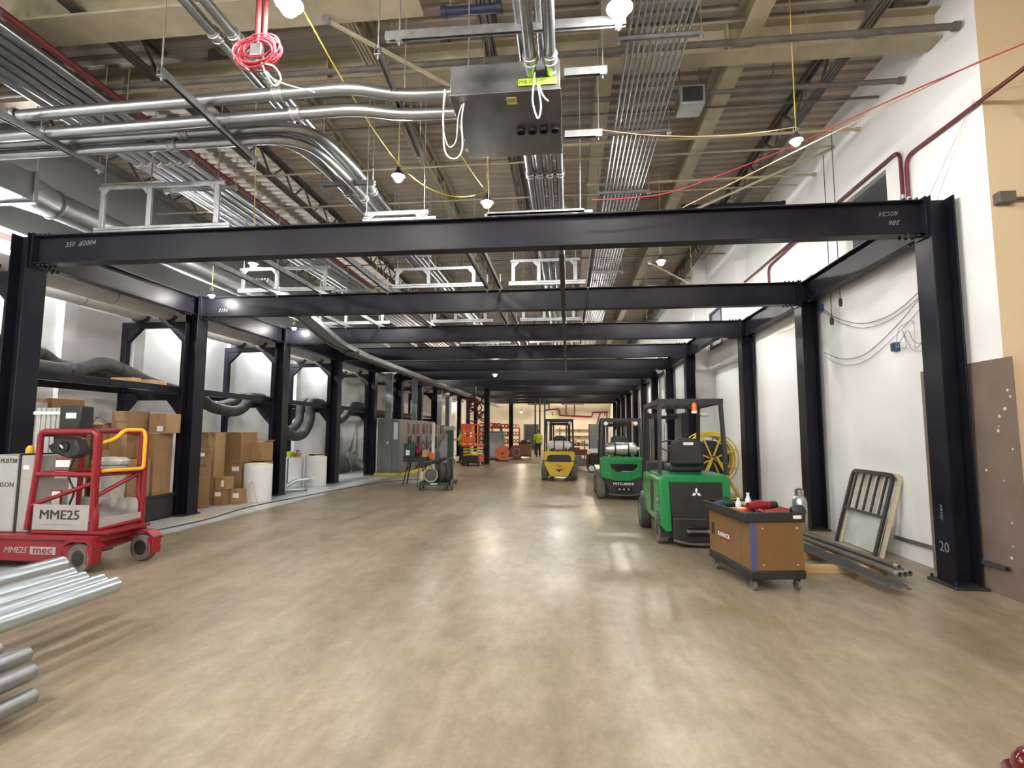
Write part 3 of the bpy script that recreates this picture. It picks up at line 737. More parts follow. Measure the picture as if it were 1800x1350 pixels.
# duct at the far left
t = thing('air_duct', 'grey sheet metal air duct, square then round, at upper left', 'duct', (-7.7, 7, 5.1))
MB().box(-8.1, -7.55, 3.5, 6.40, 4.90, 5.30).build('square_section', 'duct', t, world=True, bevel=.004)
MB().box(-8.13, -7.52, 6.40, 6.46, 4.87, 5.33).build('flange', 'galv', t, world=True, bevel=.004)
nseg = 24; vs_ = []
for k in range(nseg):
    a = 2*PI*(k+.5)/nseg; c, s = math.cos(a), math.sin(a); q = max(abs(c), abs(s))
    vs_.append((-7.825+.27*c/q, 6.46, 5.10+.20*s/q))
for k in range(nseg):
    a = 2*PI*(k+.5)/nseg; vs_.append((-7.80+.21*math.cos(a), 6.90, 5.08+.21*math.sin(a)))
MB().add(vs_, [(k, (k+1) % nseg, nseg+(k+1) % nseg, nseg+k) for k in range(nseg)]).build('transition', 'duct', t, world=True)
MB().tube([(-7.80, 6.90, 5.08), (-7.80, 18, 5.08)], .21, 24).build('round_section', 'duct', t, world=True)
MB().ring((-7.80, 6.93, 5.08), (0, 1, 0), .215, .02, 24, 6).build('seam', 'galv', t, world=True)
MB().box(-7.549, -7.545, 5.72, 5.95, 5.04, 5.16).build('label_sheet', 'white', t, world=True)
for yy in (4.2, 6.43): MB().cyl((-7.54, yy, 5.3), (-7.54, yy, 6.45), .008, seg=6).build('hanger_rod', 'rod', t, world=True)
# sprinkler mains and dark braces across the ceiling
for i, (x0, x1, y, z, r, m_) in enumerate(((-8.9, 4.4, 6.05, 6.25, .04, 'dark_steel'), (-8.9, 4.4, 7.05, 6.30, .035, 'dark_steel'), (-1.6, 4.35, 8.0, 6.2, .022, 'cream_steel'), (.4, 4.35, 9.4, 6.2, .022, 'cream_steel'), (2.2, 4.0, 9.9, 5.9, .05, 'steel'), (2.0, 4.0, 11.5, 5.9, .05, 'steel'), (-1.29, -.70, 5.09, 6.1, .05, 'navy_pipe'))):
    t = thing('ceiling_pipe', ('dark pipe crossing the ceiling just before the near girder', 'dark pipe crossing the ceiling just past the near girder', 'thin pale pipe crossing high at right, nearer one', 'thin pale pipe crossing high at right, farther one', 'short black pipe high at right, nearer one', 'short black pipe high at right, farther one', 'short dark blue pipe above the pull box')[i], 'pipe', ((x0+x1)/2, y, z))
    MB().tube([(x0, y, z), (x1, y, z)], r, 10).build('tube', m_, t, world=True)
    for f in (.12, .5, .88): MB().cyl((x0+(x1-x0)*f, y, z+r), (x0+(x1-x0)*f, y, 6.9), .006, seg=6).build('hanger_rod', 'rod', t, world=True)
    for x in (x0, x1): MB().hollow((x-.03, y, z), (x+.03, y, z), r+.012, .012).build('collar', m_, t, world=True)
t = thing('unit_heater', 'dark grey unit heater hung high at right of the conduit bank', 'heater', (1.68, 7.0, 6.02))
MB().box(-.17, .17, -.16, .16, 0, .28).build('casing', 'grey_panel', t, bevel=.02); MB().box(-.13, .13, -.17, -.16, .04, .24).build('grille', 'black', t)
for s in (-.13, .13): MB().cyl((s, 0, .28), (s, 0, .88), .008, seg=6).build('hanger_rod', 'rod', t)
# brace rods crossing diagonally
for i, (p, q) in enumerate((((-2.7, 5.3, 6.3), (-1.3, 6.3, 6.0)), ((-.05, 8.4, 5.35), (1.35, 8.6, 4.75)), ((.9, 8.0, 4.6), (4.42, 8.84, 6.38)), ((1.9, 12.2, 5.6), (4.16, 13.58, 4.85)))):
    t = thing('brace_rod', ('pale diagonal brace between red coil and pull box', 'pale diagonal brace above the front beam right of the conduits', 'pale diagonal brace rising toward the right wall', 'pale diagonal brace between the front and second beams at right')[i], 'brace', p)
    MB().bar(p, q, .035, .035).build('bar', 'cream_steel', t, world=True); MB().box(p[0]-.04, p[0]+.04, p[1]-.03, p[1]+.03, p[2]-.03, p[2]+.03).build('bracket', 'galv', t, world=True)
# ------------------------------------------------------------------ cables, coil, wall fittings
def cable(pts, r, m_, label, name='cable', cat='cable', smooth=True, group=None):
    P = spline(pts, 5) if smooth else pts
    return tag(MB().tube(P, r, 6).build(name, m_), label, cat, group)
t = thing('wire_coil', 'coil of pink and red wire hanging near the ceiling', 'wire coil', (-2.64, 3.97, 4.90))
rnd = random.Random(3)
for i in range(16):
    a = Vector((rnd.uniform(-.25, .25), 1, rnd.uniform(-.15, .25))); Rr = rnd.uniform(.13, .19)
    c = Vector((rnd.uniform(-.025, .025), rnd.uniform(-.05, .05), rnd.uniform(-.03, .03)))
    s_, u_ = frame_axes(a)
    MB().tube([c + s_*math.cos(2*PI*k/24)*Rr*1.05 + u_*math.sin(2*PI*k/24)*Rr*.74 for k in range(24)], .006, 6, closed=True).build('loop', 'pink_wire' if i % 3 else 'red_wire', t)
MB().box(-.05, .05, -.03, .03, -.05, .06).build('outlet_box', 'silver', t, bevel=.006)
MB().cyl((-.0, 0, .06), (-.0, 0, 1.45), .028, seg=10).build('drop_pipe', 'dark_red_pipe', t)
MB().cyl((.06, 0, .10), (.06, 0, 1.45), .02, seg=8).build('drop_pipe', 'dark_red_pipe', t)
cable([(-2.55, 3.95, 4.77), (-2.46, 3.95, 4.73), (-2.40, 3.95, 4.62), (-2.45, 3.95, 4.56), (-2.53, 3.95, 4.66), (-2.58, 3.95, 4.78)], .007, 'white_wire', 'white wire loop hanging from the pink coil')
cable([(-2.62, 4.0, 4.75), (-2.62, 4.3, 4.85), (-2.60, 4.9, 5.16)], .006, 'white_wire', 'white wire from the pink coil down to the conduit')
cable([(-.30, 4.80, 5.14), (-.31, 4.76, 5.0), (-.32, 4.74, 4.80), (-.27, 4.73, 4.62), (-.24, 4.74, 4.75), (-.27, 4.75, 4.98), (-.22, 4.75, 4.86), (-.17, 4.75, 4.80)], .008, 'white_wire', 'white wire loops hanging in front of the pull box')
cable([(-1.24, 4.98, 5.15), (-1.25, 4.98, 4.9), (-1.23, 4.98, 4.5), (-1.13, 4.98, 4.40), (-1.05, 4.98, 4.5), (-1.06, 4.98, 4.8), (-1.04, 4.99, 4.99)], .008, 'white_wire', 'long white wire loop hanging left of the pull box')
cable([(-1.24, 5.02, 5.13), (-1.26, 5.0, 4.8), (-1.20, 5.0, 4.55), (-1.12, 5.0, 4.60), (-1.10, 5.0, 4.85), (-1.06, 5.0, 4.99)], .006, 'white_wire', 'short white wire loop hanging left of the pull box')
cable(sag((-2.31, 3.87, 5.40), (-2.35, 6.85, 5.40), .10), .008, 'yellow_wire', 'yellow lamp cord from the top lamp toward the bent conduits', smooth=False)
cable(sag((-2.35, 6.85, 5.40), (-1.17, 7.37, 5.20), .25), .008, 'yellow_wire', 'yellow lamp cord running to the lamp above the front beam', smooth=False)
cable(sag((-1.3, 6.05, 5.05), (-1.17, 7.37, 5.18), .02), .008, 'yellow_wire', 'yellow lamp cord under the pull box', smooth=False)
cable(sag((.47, 4.36, 5.55), (1.6, 4.1, 5.85), .08), .008, 'yellow_wire', 'orange lamp cord crossing the conduit bank at the top', smooth=False)
cable(sag((.40, 5.95, 5.20), (2.64, 6.09, 5.18), .10), .007, 'tan_wire', 'tan lamp cord running right to the wall lamp', smooth=False)
cable(sag((-6.31, 9.71, 5.2), (-4.2, 6.4, 5.5), .10), .007, 'yellow_wire', 'yellow lamp cord near the left strut frame', smooth=False)
cable([(.29, 6.0, 4.37), (.68, 6.0, 4.37), (1.2, 6.02, 4.43), (1.9, 6.02, 4.66), (2.6, 6.0, 4.92), (3.4, 5.6, 5.14), (4.3, 5.12, 5.32), (4.7, 4.9, 5.4)], .007, 'pink_wire', 'pink wire strung from the centre up to the right corner')
cable([(1.41, 6.40, 4.40), (2.64, 6.12, 4.90), (3.5, 5.6, 5.14), (4.3, 5.12, 5.36), (4.7, 4.9, 5.46)], .007, 'tan_wire', 'tan rope strung beside the pink wire to the right corner')
def redpipe(pts, label):
    t = thing('red_conduit', label, 'conduit', pts[0], 0, 'red conduits on the right wall')
    MB().tube(fillet(pts, .16), .024, 10).build('tube', 'dark_red_pipe', t, world=True)
    p, q = Vector(pts[0]), Vector(pts[1])
    c = p.lerp(q, .5); d = (q-p).normalized()*.03
    MB().hollow(c-d, c+d, .032, .008, 12).build('coupling', 'silver', t, world=True)
    return t
redpipe([(4.42, 7.19, 4.1), (4.42, 7.19, 5.42), (4.42, 13.5, 5.42)], 'dark red conduit rising on the white wall then running to the far end')
redpipe([(4.42, 7.08, 4.1), (4.42, 7.08, 5.26), (4.42, 5.0, 5.17)], 'dark red conduit rising on the white wall then running toward the camera')
redpipe([(4.42, 11.85, 4.2), (4.42, 11.85, 5.30), (4.42, 10.4, 5.36)], 'dark red conduit on the white wall seen above the second beam')
t = thing('red_wire_coil', 'loose coil of red wire at the upper right corner', 'wire coil', (4.40, 5.06, 5.20))
for i in range(4): MB().ring((.03*i, -.02*i, -.06-.02*i), (.3*i-.3, 1, .2), .10+.012*i, .007, 20, 5).build('loop', 'red_wire', t)
t = thing('wall_conduit', 'grey box and conduit on the cream wall at right', 'conduit', (4.58, 5.82, 4.1))
MB().box(-.10, .06, -.06, .038, -.05, .07).build('box', 'dark_steel', t, bevel=.006); MB().cyl((.06, -.01, 0), (2.5, -.01, 0), .017, seg=8).build('tube', 'dark_steel', t)
MB().box(.42, .55, -.012, .038, -.42, -.12).build('panel', 'black', t)
for i, (y, z) in enumerate(((9.58, 3.84), (7.56, 2.82))):
    t = thing('outlet_box', ('blue electrical box on the white wall behind the second right column', 'blue electrical box on the white wall behind the front right column')[i], 'electrical box', (4.44, y, z), 0, 'blue boxes on the white wall')
    MB().box(-.05, .02, -.05, .05, -.06, .06).build('body', 'blue_box', t, bevel=.006); MB().box(-.058, -.05, -.035, .035, -.04, .04).build('cover', 'black', t)
WX = 4.43
for i, pts in enumerate(([(9.5, 3.80), (9.0, 3.52), (8.3, 3.30), (7.6, 3.28), (7.0, 3.45), (6.6, 3.7)], [(9.5, 3.76), (9.0, 3.46), (8.3, 3.23), (7.6, 3.22), (7.0, 3.38), (6.6, 3.62)],
                         [(9.55, 3.05), (9.0, 2.86), (8.4, 2.82), (7.9, 2.95), (7.3, 3.20), (6.7, 3.55)], [(9.55, 2.98), (9.0, 2.76), (8.4, 2.72), (7.9, 2.84), (7.3, 3.08), (6.7, 3.4)])):
    cable([(WX, y, z) for y, z in pts], .005, 'dark_steel' if i % 2 == 0 else 'rod', f'thin cable sagging across the white wall, {ORD[i]} from the top', group='cables on the white wall')
rnd = random.Random(5)
for j in range(3):
    pts = [(WX-.02, 7.52, 2.82)] + [(WX-.02-.02*rnd.random(), 7.5 - .12*i + rnd.uniform(-.1, .1), 2.9 + rnd.uniform(-.22, .2)) for i in range(1, 6)]
    cable(pts, .005, 'rod', f'loose tangled wire end beside the lower blue box, {ORD[j]}', group='loose wire ends')
for i, (y, z) in enumerate(((9.02, 3.46), (8.72, 3.70))):
    t = thing('pendant_plug', ('longer', 'shorter')[i] + ' black pendant cord with a plug hanging by the white wall', 'cord', (4.33, y, z), 0, 'pendant cords')
    MB().cyl((0, 0, .08), (0, 0, 2.9), .007, seg=6).build('cord', 'black_wire', t); MB().lathe([(.012, .10), (.028, .07), (.03, 0), (.018, -.04)], (0, 0, 0), seg=10).build('plug', 'black', t)
cable([(4.41, 9.98, 3.86), (4.42, 10.7, 3.72), (4.42, 11.5, 3.75)], .007, 'tan_wire', 'thin tan cord between the second and third right columns')
# thin wires from ceiling to the front right column top
for i in range(2): cable([(4.44, 6.9-.25*i, 4.4), (4.44, 5.95, 5.3)], .004, 'rod', ('upper', 'lower')[i] + ' thin wire slanting up the white wall above the front column', smooth=False)

# ------------------------------------------------------------------ generic pieces
def wheel(parent, c, r, w, axis=(1, 0, 0), tyre='rubber', hub='grey_light', name='wheel', hubr=.55):
    c = Vector(c); a = Vector(axis).normalized()
    o = MB().lathe([(r*hubr, -w/2), (r*.92, -w/2), (r, -w*.32), (r, w*.32), (r*.92, w/2), (r*hubr, w/2)], c, a, 22).build(name, tyre, parent)
    MB().lathe([(r*.18, -w*.60), (r*hubr*.7, -w*.56), (r*hubr, -w*.515), (r*hubr, w*.515), (r*hubr*.7, w*.56), (r*.18, w*.60)], c, a, 16).build('hub', hub, o)
    return o
def caster(parent, x, y, z, r=.05, tyre='tyre_grey'):
    o = MB().cyl((x, y, z-.005), (x, y, z), .035, seg=10).box(x-.028, x-.022, y-.02, y+.02, r, z-.005).box(x+.022, x+.028, y-.02, y+.02, r, z-.005).build('caster', 'dark_steel', parent)
    MB().lathe([(r*.4, -.018), (r, -.016), (r, .016), (r*.4, .018)], (x, y, r), (1, 0, 0), 16).build('caster_wheel', tyre, o)
    return o
def carton(label, loc, size, rz=0, m_='card', tape=True, print_=None, sticker=None, group='cardboard boxes on the left', flap=0):
    t = thing('cardboard_box', label, 'box', loc, rz, group); w, d, h = size
    MB().box(-w/2, w/2, -d/2, d/2, 0, h).build('carton', m_, t, bevel=.006)
    if tape:
        MB().box(-.03, .03, -d/2-.001, d/2+.001, h-.001, h+.0015).box(-.03, .03, -d/2-.0015, -d/2, h-.12, h).build('tape_strip', 'card_tape', t, smooth=0)
    if print_:
        for s, z, sz in print_: text('printing', s, sz, 'ink', t, (0, -d/2-.001, z))
        MB().box(-w*.28, w*.28, -d/2-.001, -d/2, h*.72, h*.725).build('printed_line', 'ink', t)
    if sticker:
        x, z, ww, hh = sticker; MB().box(x-ww/2, x+ww/2, -d/2-.002, -d/2, z-hh/2, z+hh/2).build('sticker', 'white', t)
    if flap:
        MB().bar((-w/2, 0, h), (-w/2-.10, 0, h+flap), d*.96, .006).bar((w/2, 0, h), (w/2+.05, 0, h+flap*.5), d*.96, .006).build('flap', 'card_light', t)
    return t
# ------------------------------------------------------------------ red mast lift
t = thing('mast_lift', 'red and grey vertical mast lift with yellow gate at the left edge', 'lift', (-6.4, 6.1, 0))
B = lambda: MB()
def W(mb, name, m_, par=None, **k): return mb.build(name, m_, par or t, world=True, **k)
W(B().box(-7.3, -5.95, 5.74, 6.46, .10, .36).prism([(-5.95, .12), (-5.60, .24), (-5.60, .36), (-5.95, .36)], 'y', 5.74, 6.46), 'chassis', 'red', bevel=.012)
W(B().box(-7.3, -5.58, 5.70, 6.50, .36, .41).box(-5.58, -5.53, 5.70, 6.50, .33, .41), 'deck', 'red', bevel=.006)
W(B().box(-6.45, -5.45, 5.80, 6.46, .415, .45), 'platform_floor', 'red', bevel=.006)
text('model_lettering', 'MME25', .10, 'lift_grey', t, (-6.57, 5.738, .228), shear=.25, world=True, bold=.014)
o = W(B().box(-6.37, -6.03, 5.734, 5.739, .185, .275), 'badge', 'lift_grey', bevel=.003)
text('maker_lettering', 'mec', .125, 'red', o, (-6.20, 5.733, .235), sx=1.25, world=True, bold=.016)
for (x, y) in ((-5.66, 5.72), (-5.42, 6.34), (-7.08, 5.72)):
    c = (x+6.4, y-6.1, .17)
    wh = wheel(t, c, .17, .11, (.12, 1, 0), 'tyre_grey', 'black')
    W(B().box(x+.10, x+.18, y-.07, y+.07, .10, .30), 'wheel_guard', 'red', bevel=.008)
    W(B().prism([(x-.20, .30), (x-.10, .36), (x+.10, .36), (x+.19, .28), (x+.19, .31), (x+.10, .385), (x-.10, .385), (x-.2, .325)], 'y', y-.08, y+.08), 'fender', 'red')
W(B().box(-6.735, -6.555, 5.86, 6.35, .41, 1.34), 'mast_cover', 'lift_grey', bevel=.012)
W(B().box(-6.75, -6.72, 5.85, 6.36, .41, 1.36), 'edge_strip', 'black')
W(B().box(-7.3, -6.755, 5.84, 6.38, .41, 1.34), 'rear_cover', 'grey_light', bevel=.02)
text('number_lettering', 'PLB738', .075, 'ink', t, (-6.88, 5.838, 1.27), shear=.2, world=True, bold=.02)
text('owner_lettering', 'DENSON', .085, 'ink', t, (-6.95, 5.838, .98), world=True, bold=.01)
W(B().box(-6.69, -6.61, 5.857, 5.861, 1.17, 1.22), 'sticker', 'white')
W(B().lathe([(.045, 0), (.045, .05), (.03, .09), (.01, .10)], (-6.78, 6.0, 1.36), seg=12), 'beacon', 'yellow')
for i in range(5): W(B().box(-7.05+.075*i, -6.99+.075*i, 6.28, 6.40, .45, 1.95), 'mast_section', 'grey_light', bevel=.008)
W(B().box(-7.07, -6.66, 6.26, 6.42, 1.30, 1.34), 'mast_band', 'white'); W(B().box(-7.07, -6.66, 6.26, 6.42, 1.86, 1.90), 'mast_band', 'white')
# cage tubes
def rr(pts, name, m_='red', r=.030, fr=.09): return W(B().tube(fillet(pts, fr), r, 10), name, m_)
yf, yb_, xl, xr_ = 5.84, 6.42, -6.47, -5.70
rr([(xl-.08, yf, .45), (xl, yf, 1.3), (xl, yf, 1.64), (xr_, yf, 1.64), (xr_, yf, 1.0), (xr_+.03, yf, .45)], 'front_hoop', r=.034)
rr([(xl, yf, 1.12), (xr_, yf, 1.12)], 'rail'); rr([(xl-.04, yf, .74), (xr_, yf, 1.02)], 'diagonal', r=.026)
rr([(xl, yb_, .45), (xl, yb_, 1.64), (xr_+.15, yb_, 1.64), (xr_+.15, yb_, .45)], 'rear_hoop', r=.032)
rr([(xl, yb_, 1.12), (xr_+.15, yb_, 1.12)], 'rail'); rr([(xl, yf, 1.60), (xl, yb_, 1.60)], 'rail'); rr([(xl, yf, 1.12), (xl, yb_, 1.12)], 'rail')
rr([(xr_+.03, yf+.01, .45), (xr_+.04, yf+.01, .60), (xr_+.0, yf+.02, .78), (xr_+.0, yf+.02, 1.62)], 'corner_post', r=.042, fr=.05)
rr([(xr_+.15, yb_, .45), (xr_+.15, yb_, .68), (xr_+.10, yb_-.02, .85), (xr_+.10, yb_-.02, 1.62)], 'corner_post', r=.034, fr=.05)
rr([(xr_+.03, yf+.03, .46), (xr_+.16, yb_-.02, .50)], 'lower_rail', r=.03); rr([(xr_+.02, yf+.03, .86), (xr_+.10, yb_-.03, 1.10)], 'diagonal', r=.026); rr([(xr_+.0, yf+.03, 1.12), (xr_+.10, yb_-.03, 1.12)], 'rail')
rr([(xr_+.01, yf+.05, 1.50), (xr_+.04, yf+.20, 1.54), (xr_+.07, yf+.32, 1.66), (xr_+.15, yb_-.06, 1.66), (xr_+.175, yb_-.05, 1.58), (xr_+.175, yb_-.05, 1.16), (xr_+.05, yf+.05, 1.16)], 'gate', 'yellow', r=.024, fr=.05)
o = W(B().box(-6.44, xr_-.0, 5.797, 5.807, .46, .76), 'toe_board', 'lift_grey', bevel=.004)
text('model_plate_lettering', 'MME25', .155, 'ink', o, (-6.08, 5.796, .635), sx=1.15, ext=.0015, world=True, bold=.022)
W(B().box(-6.28, -5.9, 5.7955, 5.797, .52, .526), 'plate_line', 'grey_panel', o)
W(B().hexa([(xr_+.045, yf+.03, .47), (xr_+.055, yf+.03, .47), (xr_+.165, yb_-.03, .50), (xr_+.155, yb_-.03, .50)], [(xr_+.045, yf+.03, .60), (xr_+.055, yf+.03, .60), (xr_+.165, yb_-.03, .60), (xr_+.155, yb_-.03, .60)]), 'toe_board', 'lift_grey')
W(B().box(-6.40, -5.58, 6.385, 6.395, .46, .78), 'toe_board', 'lift_grey')
W(B().box(-6.36, -6.06, 5.95, 6.14, 1.66, 1.96), 'control_box', 'black', bevel=.02); W(B().box(-6.26, -6.12, 5.946, 5.951, 1.80, 1.87), 'label_plate', 'white')
W(B().prism([(-6.46, 1.46), (-6.40, 1.38), (-6.15, 1.30), (-6.02, 1.34), (-6.02, 1.42), (-6.08, 1.56), (-6.40, 1.58), (-6.38, 1.50)], 'y', 5.92, 6.08), 'control_console', 'black', bevel=.02)
W(B().ring((-6.22, 5.91, 1.45), (0, 1, 0), .06, .012, 16, 6), 'hand_dial', 'black_gloss'); W(B().bar((-6.26, 5.905, 1.47), (-6.22, 5.905, 1.43), .015, .015), 'lever', 'white')
for z in (1.20, 1.06): W(B().box(-6.33, -6.14, 5.93, 5.945, z, z+.11), 'warning_sticker', 'white'); W(B().box(-6.33, -6.14, 5.928, 5.93, z+.085, z+.11), 'sticker_header', 'red')
W(B().box(-6.36, -6.22, 5.93, 5.95, .58, .92), 'document_pouch', 'red'); W(B().box(-6.345, -6.235, 5.926, 5.93, .60, .90), 'sheet', 'white')
W(B().tube(spline([(-6.1, 5.95, 1.32), (-6.14, 5.93, 1.1), (-6.05, 5.93, .9), (-6.12, 5.95, .7), (-6.0, 5.95, .5)], 6), .012, 6), 'cable', 'black')
# ------------------------------------------------------------------ galvanised pipe bundles at lower left
for i, (x, y, z) in enumerate(((-4.73, 4.57, .40), (-4.31, 4.26, .40), (-4.09, 4.15, .40), (-3.87, 4.10, .40), (-3.68, 4.03, .40))):
    t = thing('galvanised_pipe', f'shiny galvanised pipe in the upper bundle at lower left, {ORD[i]} from the left', 'pipe', (x, y, z), 0, 'upper pipe bundle')
    MB().hollow((0, 0, 0), (.03, -4.2, 0), .064 if i else .075, .006, 20).build('tube', 'pipe_bright', t)
    MB().hollow((0, -1.9, 0), (.0, -2.0, 0), .072 if i else .083, .008, 20).build('coupling', 'galv', t)
for i, (x, y, z) in enumerate(((-3.52, 3.02, .30), (-3.40, 3.02, .26), (-3.27, 2.98, .30), (-3.25, 2.97, .185), (-3.12, 2.88, .25), (-3.06, 2.84, .135))):
    t = thing('galvanised_pipe', f'thin galvanised pipe in the lower bundle at the left edge, {ORD[i]} from the left', 'pipe', (x, y, z), 0, 'lower pipe bundle')
    MB().hollow((0, 0, 0), (-.02, -2.6, 0), .045, .005, 16).build('tube', 'galv', t)
    MB().hollow((0, -1.4, 0), (0, -1.5, 0), .05, .006, 16).build('coupling', 'galv', t)
for i, (x0, x1, y, h) in enumerate(((-5.1, -3.5, 1.2, .325), (-5.1, -3.5, 2.9, .325), (-3.7, -2.95, .9, .085), (-3.7, -2.95, 2.2, .085))):
    t = thing('dunnage_timber', ('timber under the far half of the upper pipe bundle', 'timber under the middle of the upper pipe bundle', 'timber under the near end of the lower pipe bundle', 'timber under the middle of the lower pipe bundle')[i], 'timber', ((x0+x1)/2, y, 0))
    MB().box((x0-x1)/2, (x1-x0)/2, -.05, .05, 0, h).build('beam', 'wood', t, bevel=.006); MB().box((x1-x0)/2, (x1-x0)/2+.002, -.04, .04, .01, h-.01).build('end_grain', 'plywood', t)
# ------------------------------------------------------------------ boxes and stores by the left wall
t = thing('steel_bin', 'long low black steel bin behind the red lift', 'bin', (-7.95, 8.75, 0))
for a in ((-.28, .38, -.75, -.72), (-.28, .38, .72, .75), (-.28, -.25, -.72, .72), (.35, .38, -.72, .72)): MB().box(*a, .03, .46).build('side', 'black', t)
MB().box(-.25, .35, -.72, .72, 0, .03).build('bottom', 'black', t); MB().box(-.31, .41, -.78, -.74, .43, .47).box(-.31, .41, .74, .78, .43, .47).box(.37, .41, -.74, .74, .43, .47).box(-.31, -.27, -.74, .74, .43, .47).build('rim', 'steel_old', t)
carton('tall plain cardboard box standing in the black bin', (-7.84, 9.24, .03), (.44, .44, 1.57), 0, 'card', tape=False)
carton('lower cardboard box inside the black bin behind the foil drum', (-7.90, 8.74, .03), (.5, .5, 1.1), 0, 'card')
t = thing('foil_drum', 'foil wrapped drum with white lid behind the red lift', 'drum', (-7.26, 7.72, 0))
MB().lathe([(.20, 0), (.205, .1), (.195, .5), (.21, .9), (.215, 1.10)], (0, 0, 0), seg=22).build('body', 'foil', t); MB().lathe([(.21, 1.10), (.25, 1.12), (.255, 1.17), (.20, 1.22), (.05, 1.235)], (0, 0, 0), seg=22).build('lid', 'plastic_film', t)
carton('white carton beside the foil drum', (-7.62, 7.35, 0), (.30, .3, .92), 0, 'white', tape=False)
carton('big lower carton at the back by the left wall', (-8.85, 8.15, 0), (.75, .8, 1.72), 0, 'card')
carton('lower carton at the back under the opened boxes', (-8.66, 9.15, 0), (.70, .8, 1.30), 0, 'card_light')
carton('opened cardboard box with dark inside on top of the pile', (-8.62, 8.96, 1.302), (.46, .5, .46), 0, 'card_light', tape=False, flap=.06)
carton('orange brown carton on top of the pile', (-8.12, 9.0, 1.61), (.40, .42, .40), 0, 'card', print_=[('FRAGILE', .2, .06)])
carton('light carton at the right end of the pile top', (-7.66, 9.28, 1.61), (.36, .36, .36), 0, 'card_light', sticker=(.05, .08, .12, .10))
carton('shelf carton carrying the orange brown carton', (-8.18, 9.0, 1.135), (.36, .4, .47), 0, 'card')
carton('carton wrapped in clear film at the back left', (-8.8, 7.35, 0), (.7, .7, 2.1), 0, 'plastic_film', tape=False)
carton('upper carton on the big carton by the left wall', (-8.8, 8.1, 1.722), (.62, .6, .46), 0, 'card', tape=True)
t = thing('plastic_sheet', 'clear plastic sheeting heaped over the cartons', 'plastic sheet', (-8.65, 8.66, 1.74))
MB().add([(-.25+.1*i, -.2+.1*j, .12*math.sin(i*1.3+j)+.25*math.exp(-((i-2.5)**2+(j-2)**2)/4)) for i in range(6) for j in range(5)], [(i*5+j, (i+1)*5+j, (i+1)*5+j+1, i*5+j+1) for i in range(5) for j in range(4)]).build('sheet', 'plastic_film', t)
MB().tube(spline([(-.25, -.2, .06), (-.1, -.22, .16), (.1, -.2, .2), (.25, -.2, .1)], 5), .02, 6).build('fold', 'plastic_film', t)
carton('tall narrow carton with printing beside the second left column', (-8.0, 10.72, 0), (.46, .36, 1.25), R(32), 'card', print_=[('Aerox', .92, .13), ('THIS SIDE', 1.06, .05), ('handle with care', .72, .035), ('keep dry', .5, .035), ('do not stack', .3, .035)], sticker=(.02, 1.14, .2, .07))
carton('taller plain carton behind the printed narrow carton', (-8.16, 11.34, 0), (.42, .36, 1.62), 0, 'card_light', print_=[('TOP', 1.5, .04)])
carton('small carton on the floor right of the narrow carton', (-7.74, 11.22, 0), (.24, .3, .34), 0, 'card', sticker=(-.02, .25, .14, .09))
carton('small carton stacked on another right of the narrow carton', (-7.72, 11.22, .342), (.26, .28, .28), 0, 'card_light', sticker=(.05, .14, .07, .14))
carton('small taped carton on the floor before the white roll', (-7.50, 11.40, 0), (.22, .22, .34), 0, 'card_light', sticker=(.02, .2, .14, .1))
carton('wide lower carton with a dark band under the big plain box', (-8.0, 12.05, 0), (.60, .55, .90), 0, 'card', sticker=(.16, .76, .18, .10))
carton('big plain carton on the wide lower carton', (-7.98, 12.05, .902), (.60, .55, .72), R(-6), 'card', tape=False)
carton('opened light carton beside the big plain carton', (-7.52, 12.30, .93), (.34, .40, .46), 0, 'card_light', tape=False, flap=.08)
carton('hidden carton under the opened light carton', (-7.55, 12.42, 0), (.32, .36, .928), 0, 'card')
def roll(loc, r, h, label, top='cream_paint', strap=False, group='white rolls on the left'):
    t = thing('insulation_roll', label, 'roll', loc, 0, group)
    MB().lathe([(r*.98, 0), (r, .02), (r, h-.02), (r*.98, h)], (0, 0, 0), seg=28).build('wrap', 'white_roll', t)
    MB().lathe([(r*.93, h), (r*.93, h+.012), (r*.35, h+.012)], (0, 0, 0), seg=24).build('end_face', top, t)
    for i in range(3): MB().ring((0, 0, h+.012), (0, 0, 1), r*(.45+.17*i), .006, 24, 5).build('winding', 'white', t)
    if strap: MB().box(-.02, .02, -r-.004, -r+.01, .06, h).build('strap', 'navy_tape', t)
    return t
roll((-7.39, 11.98, 0), .315, .87, 'plain white roll standing before the third left column', 'curb_yellow')
roll((-7.73, 15.55, 0), .32, .88, 'white roll standing before the fourth left column', 'curb_yellow')
roll((-8.36, 15.35, 0), .30, .85, 'white roll with a blue strap behind the third left column', 'curb_yellow', True)
roll((-8.72, 14.75, 0), .28, .84, 'white roll half hidden behind the third left column', 'curb_yellow')
t = thing('tool_heap', 'heap of green and brown fittings lying on the white rolls', 'tools', (-8.36, 15.35, .874))
MB().box(-.16, .02, -.12, .10, 0, .16).build('green_case', 'lime', t, bevel=.02); MB().box(.02, .2, -.1, .12, 0, .12).build('brown_case', 'plywood', t, bevel=.02); MB().tube([(.1, 0, .12), (.13, .0, .2), (.2, 0, .17)], .018, 8).build('handle', 'red_dull', t)
t = thing('tool_heap', 'dark small tools lying on the roll by the fourth left column', 'tools', (-7.73, 15.55, .904))
MB().box(-.2, -.05, -.06, .06, 0, .05).build('drill_body', 'black', t, bevel=.01); MB().cyl((-.02, 0, .03), (.2, .05, .03), .025, seg=8).build('chuck', 'dark_steel', t)
t = thing('bent_pipe', 'pale bent plastic pipe lying by the white rolls', 'pipe', (-7.9, 14.3, 0))
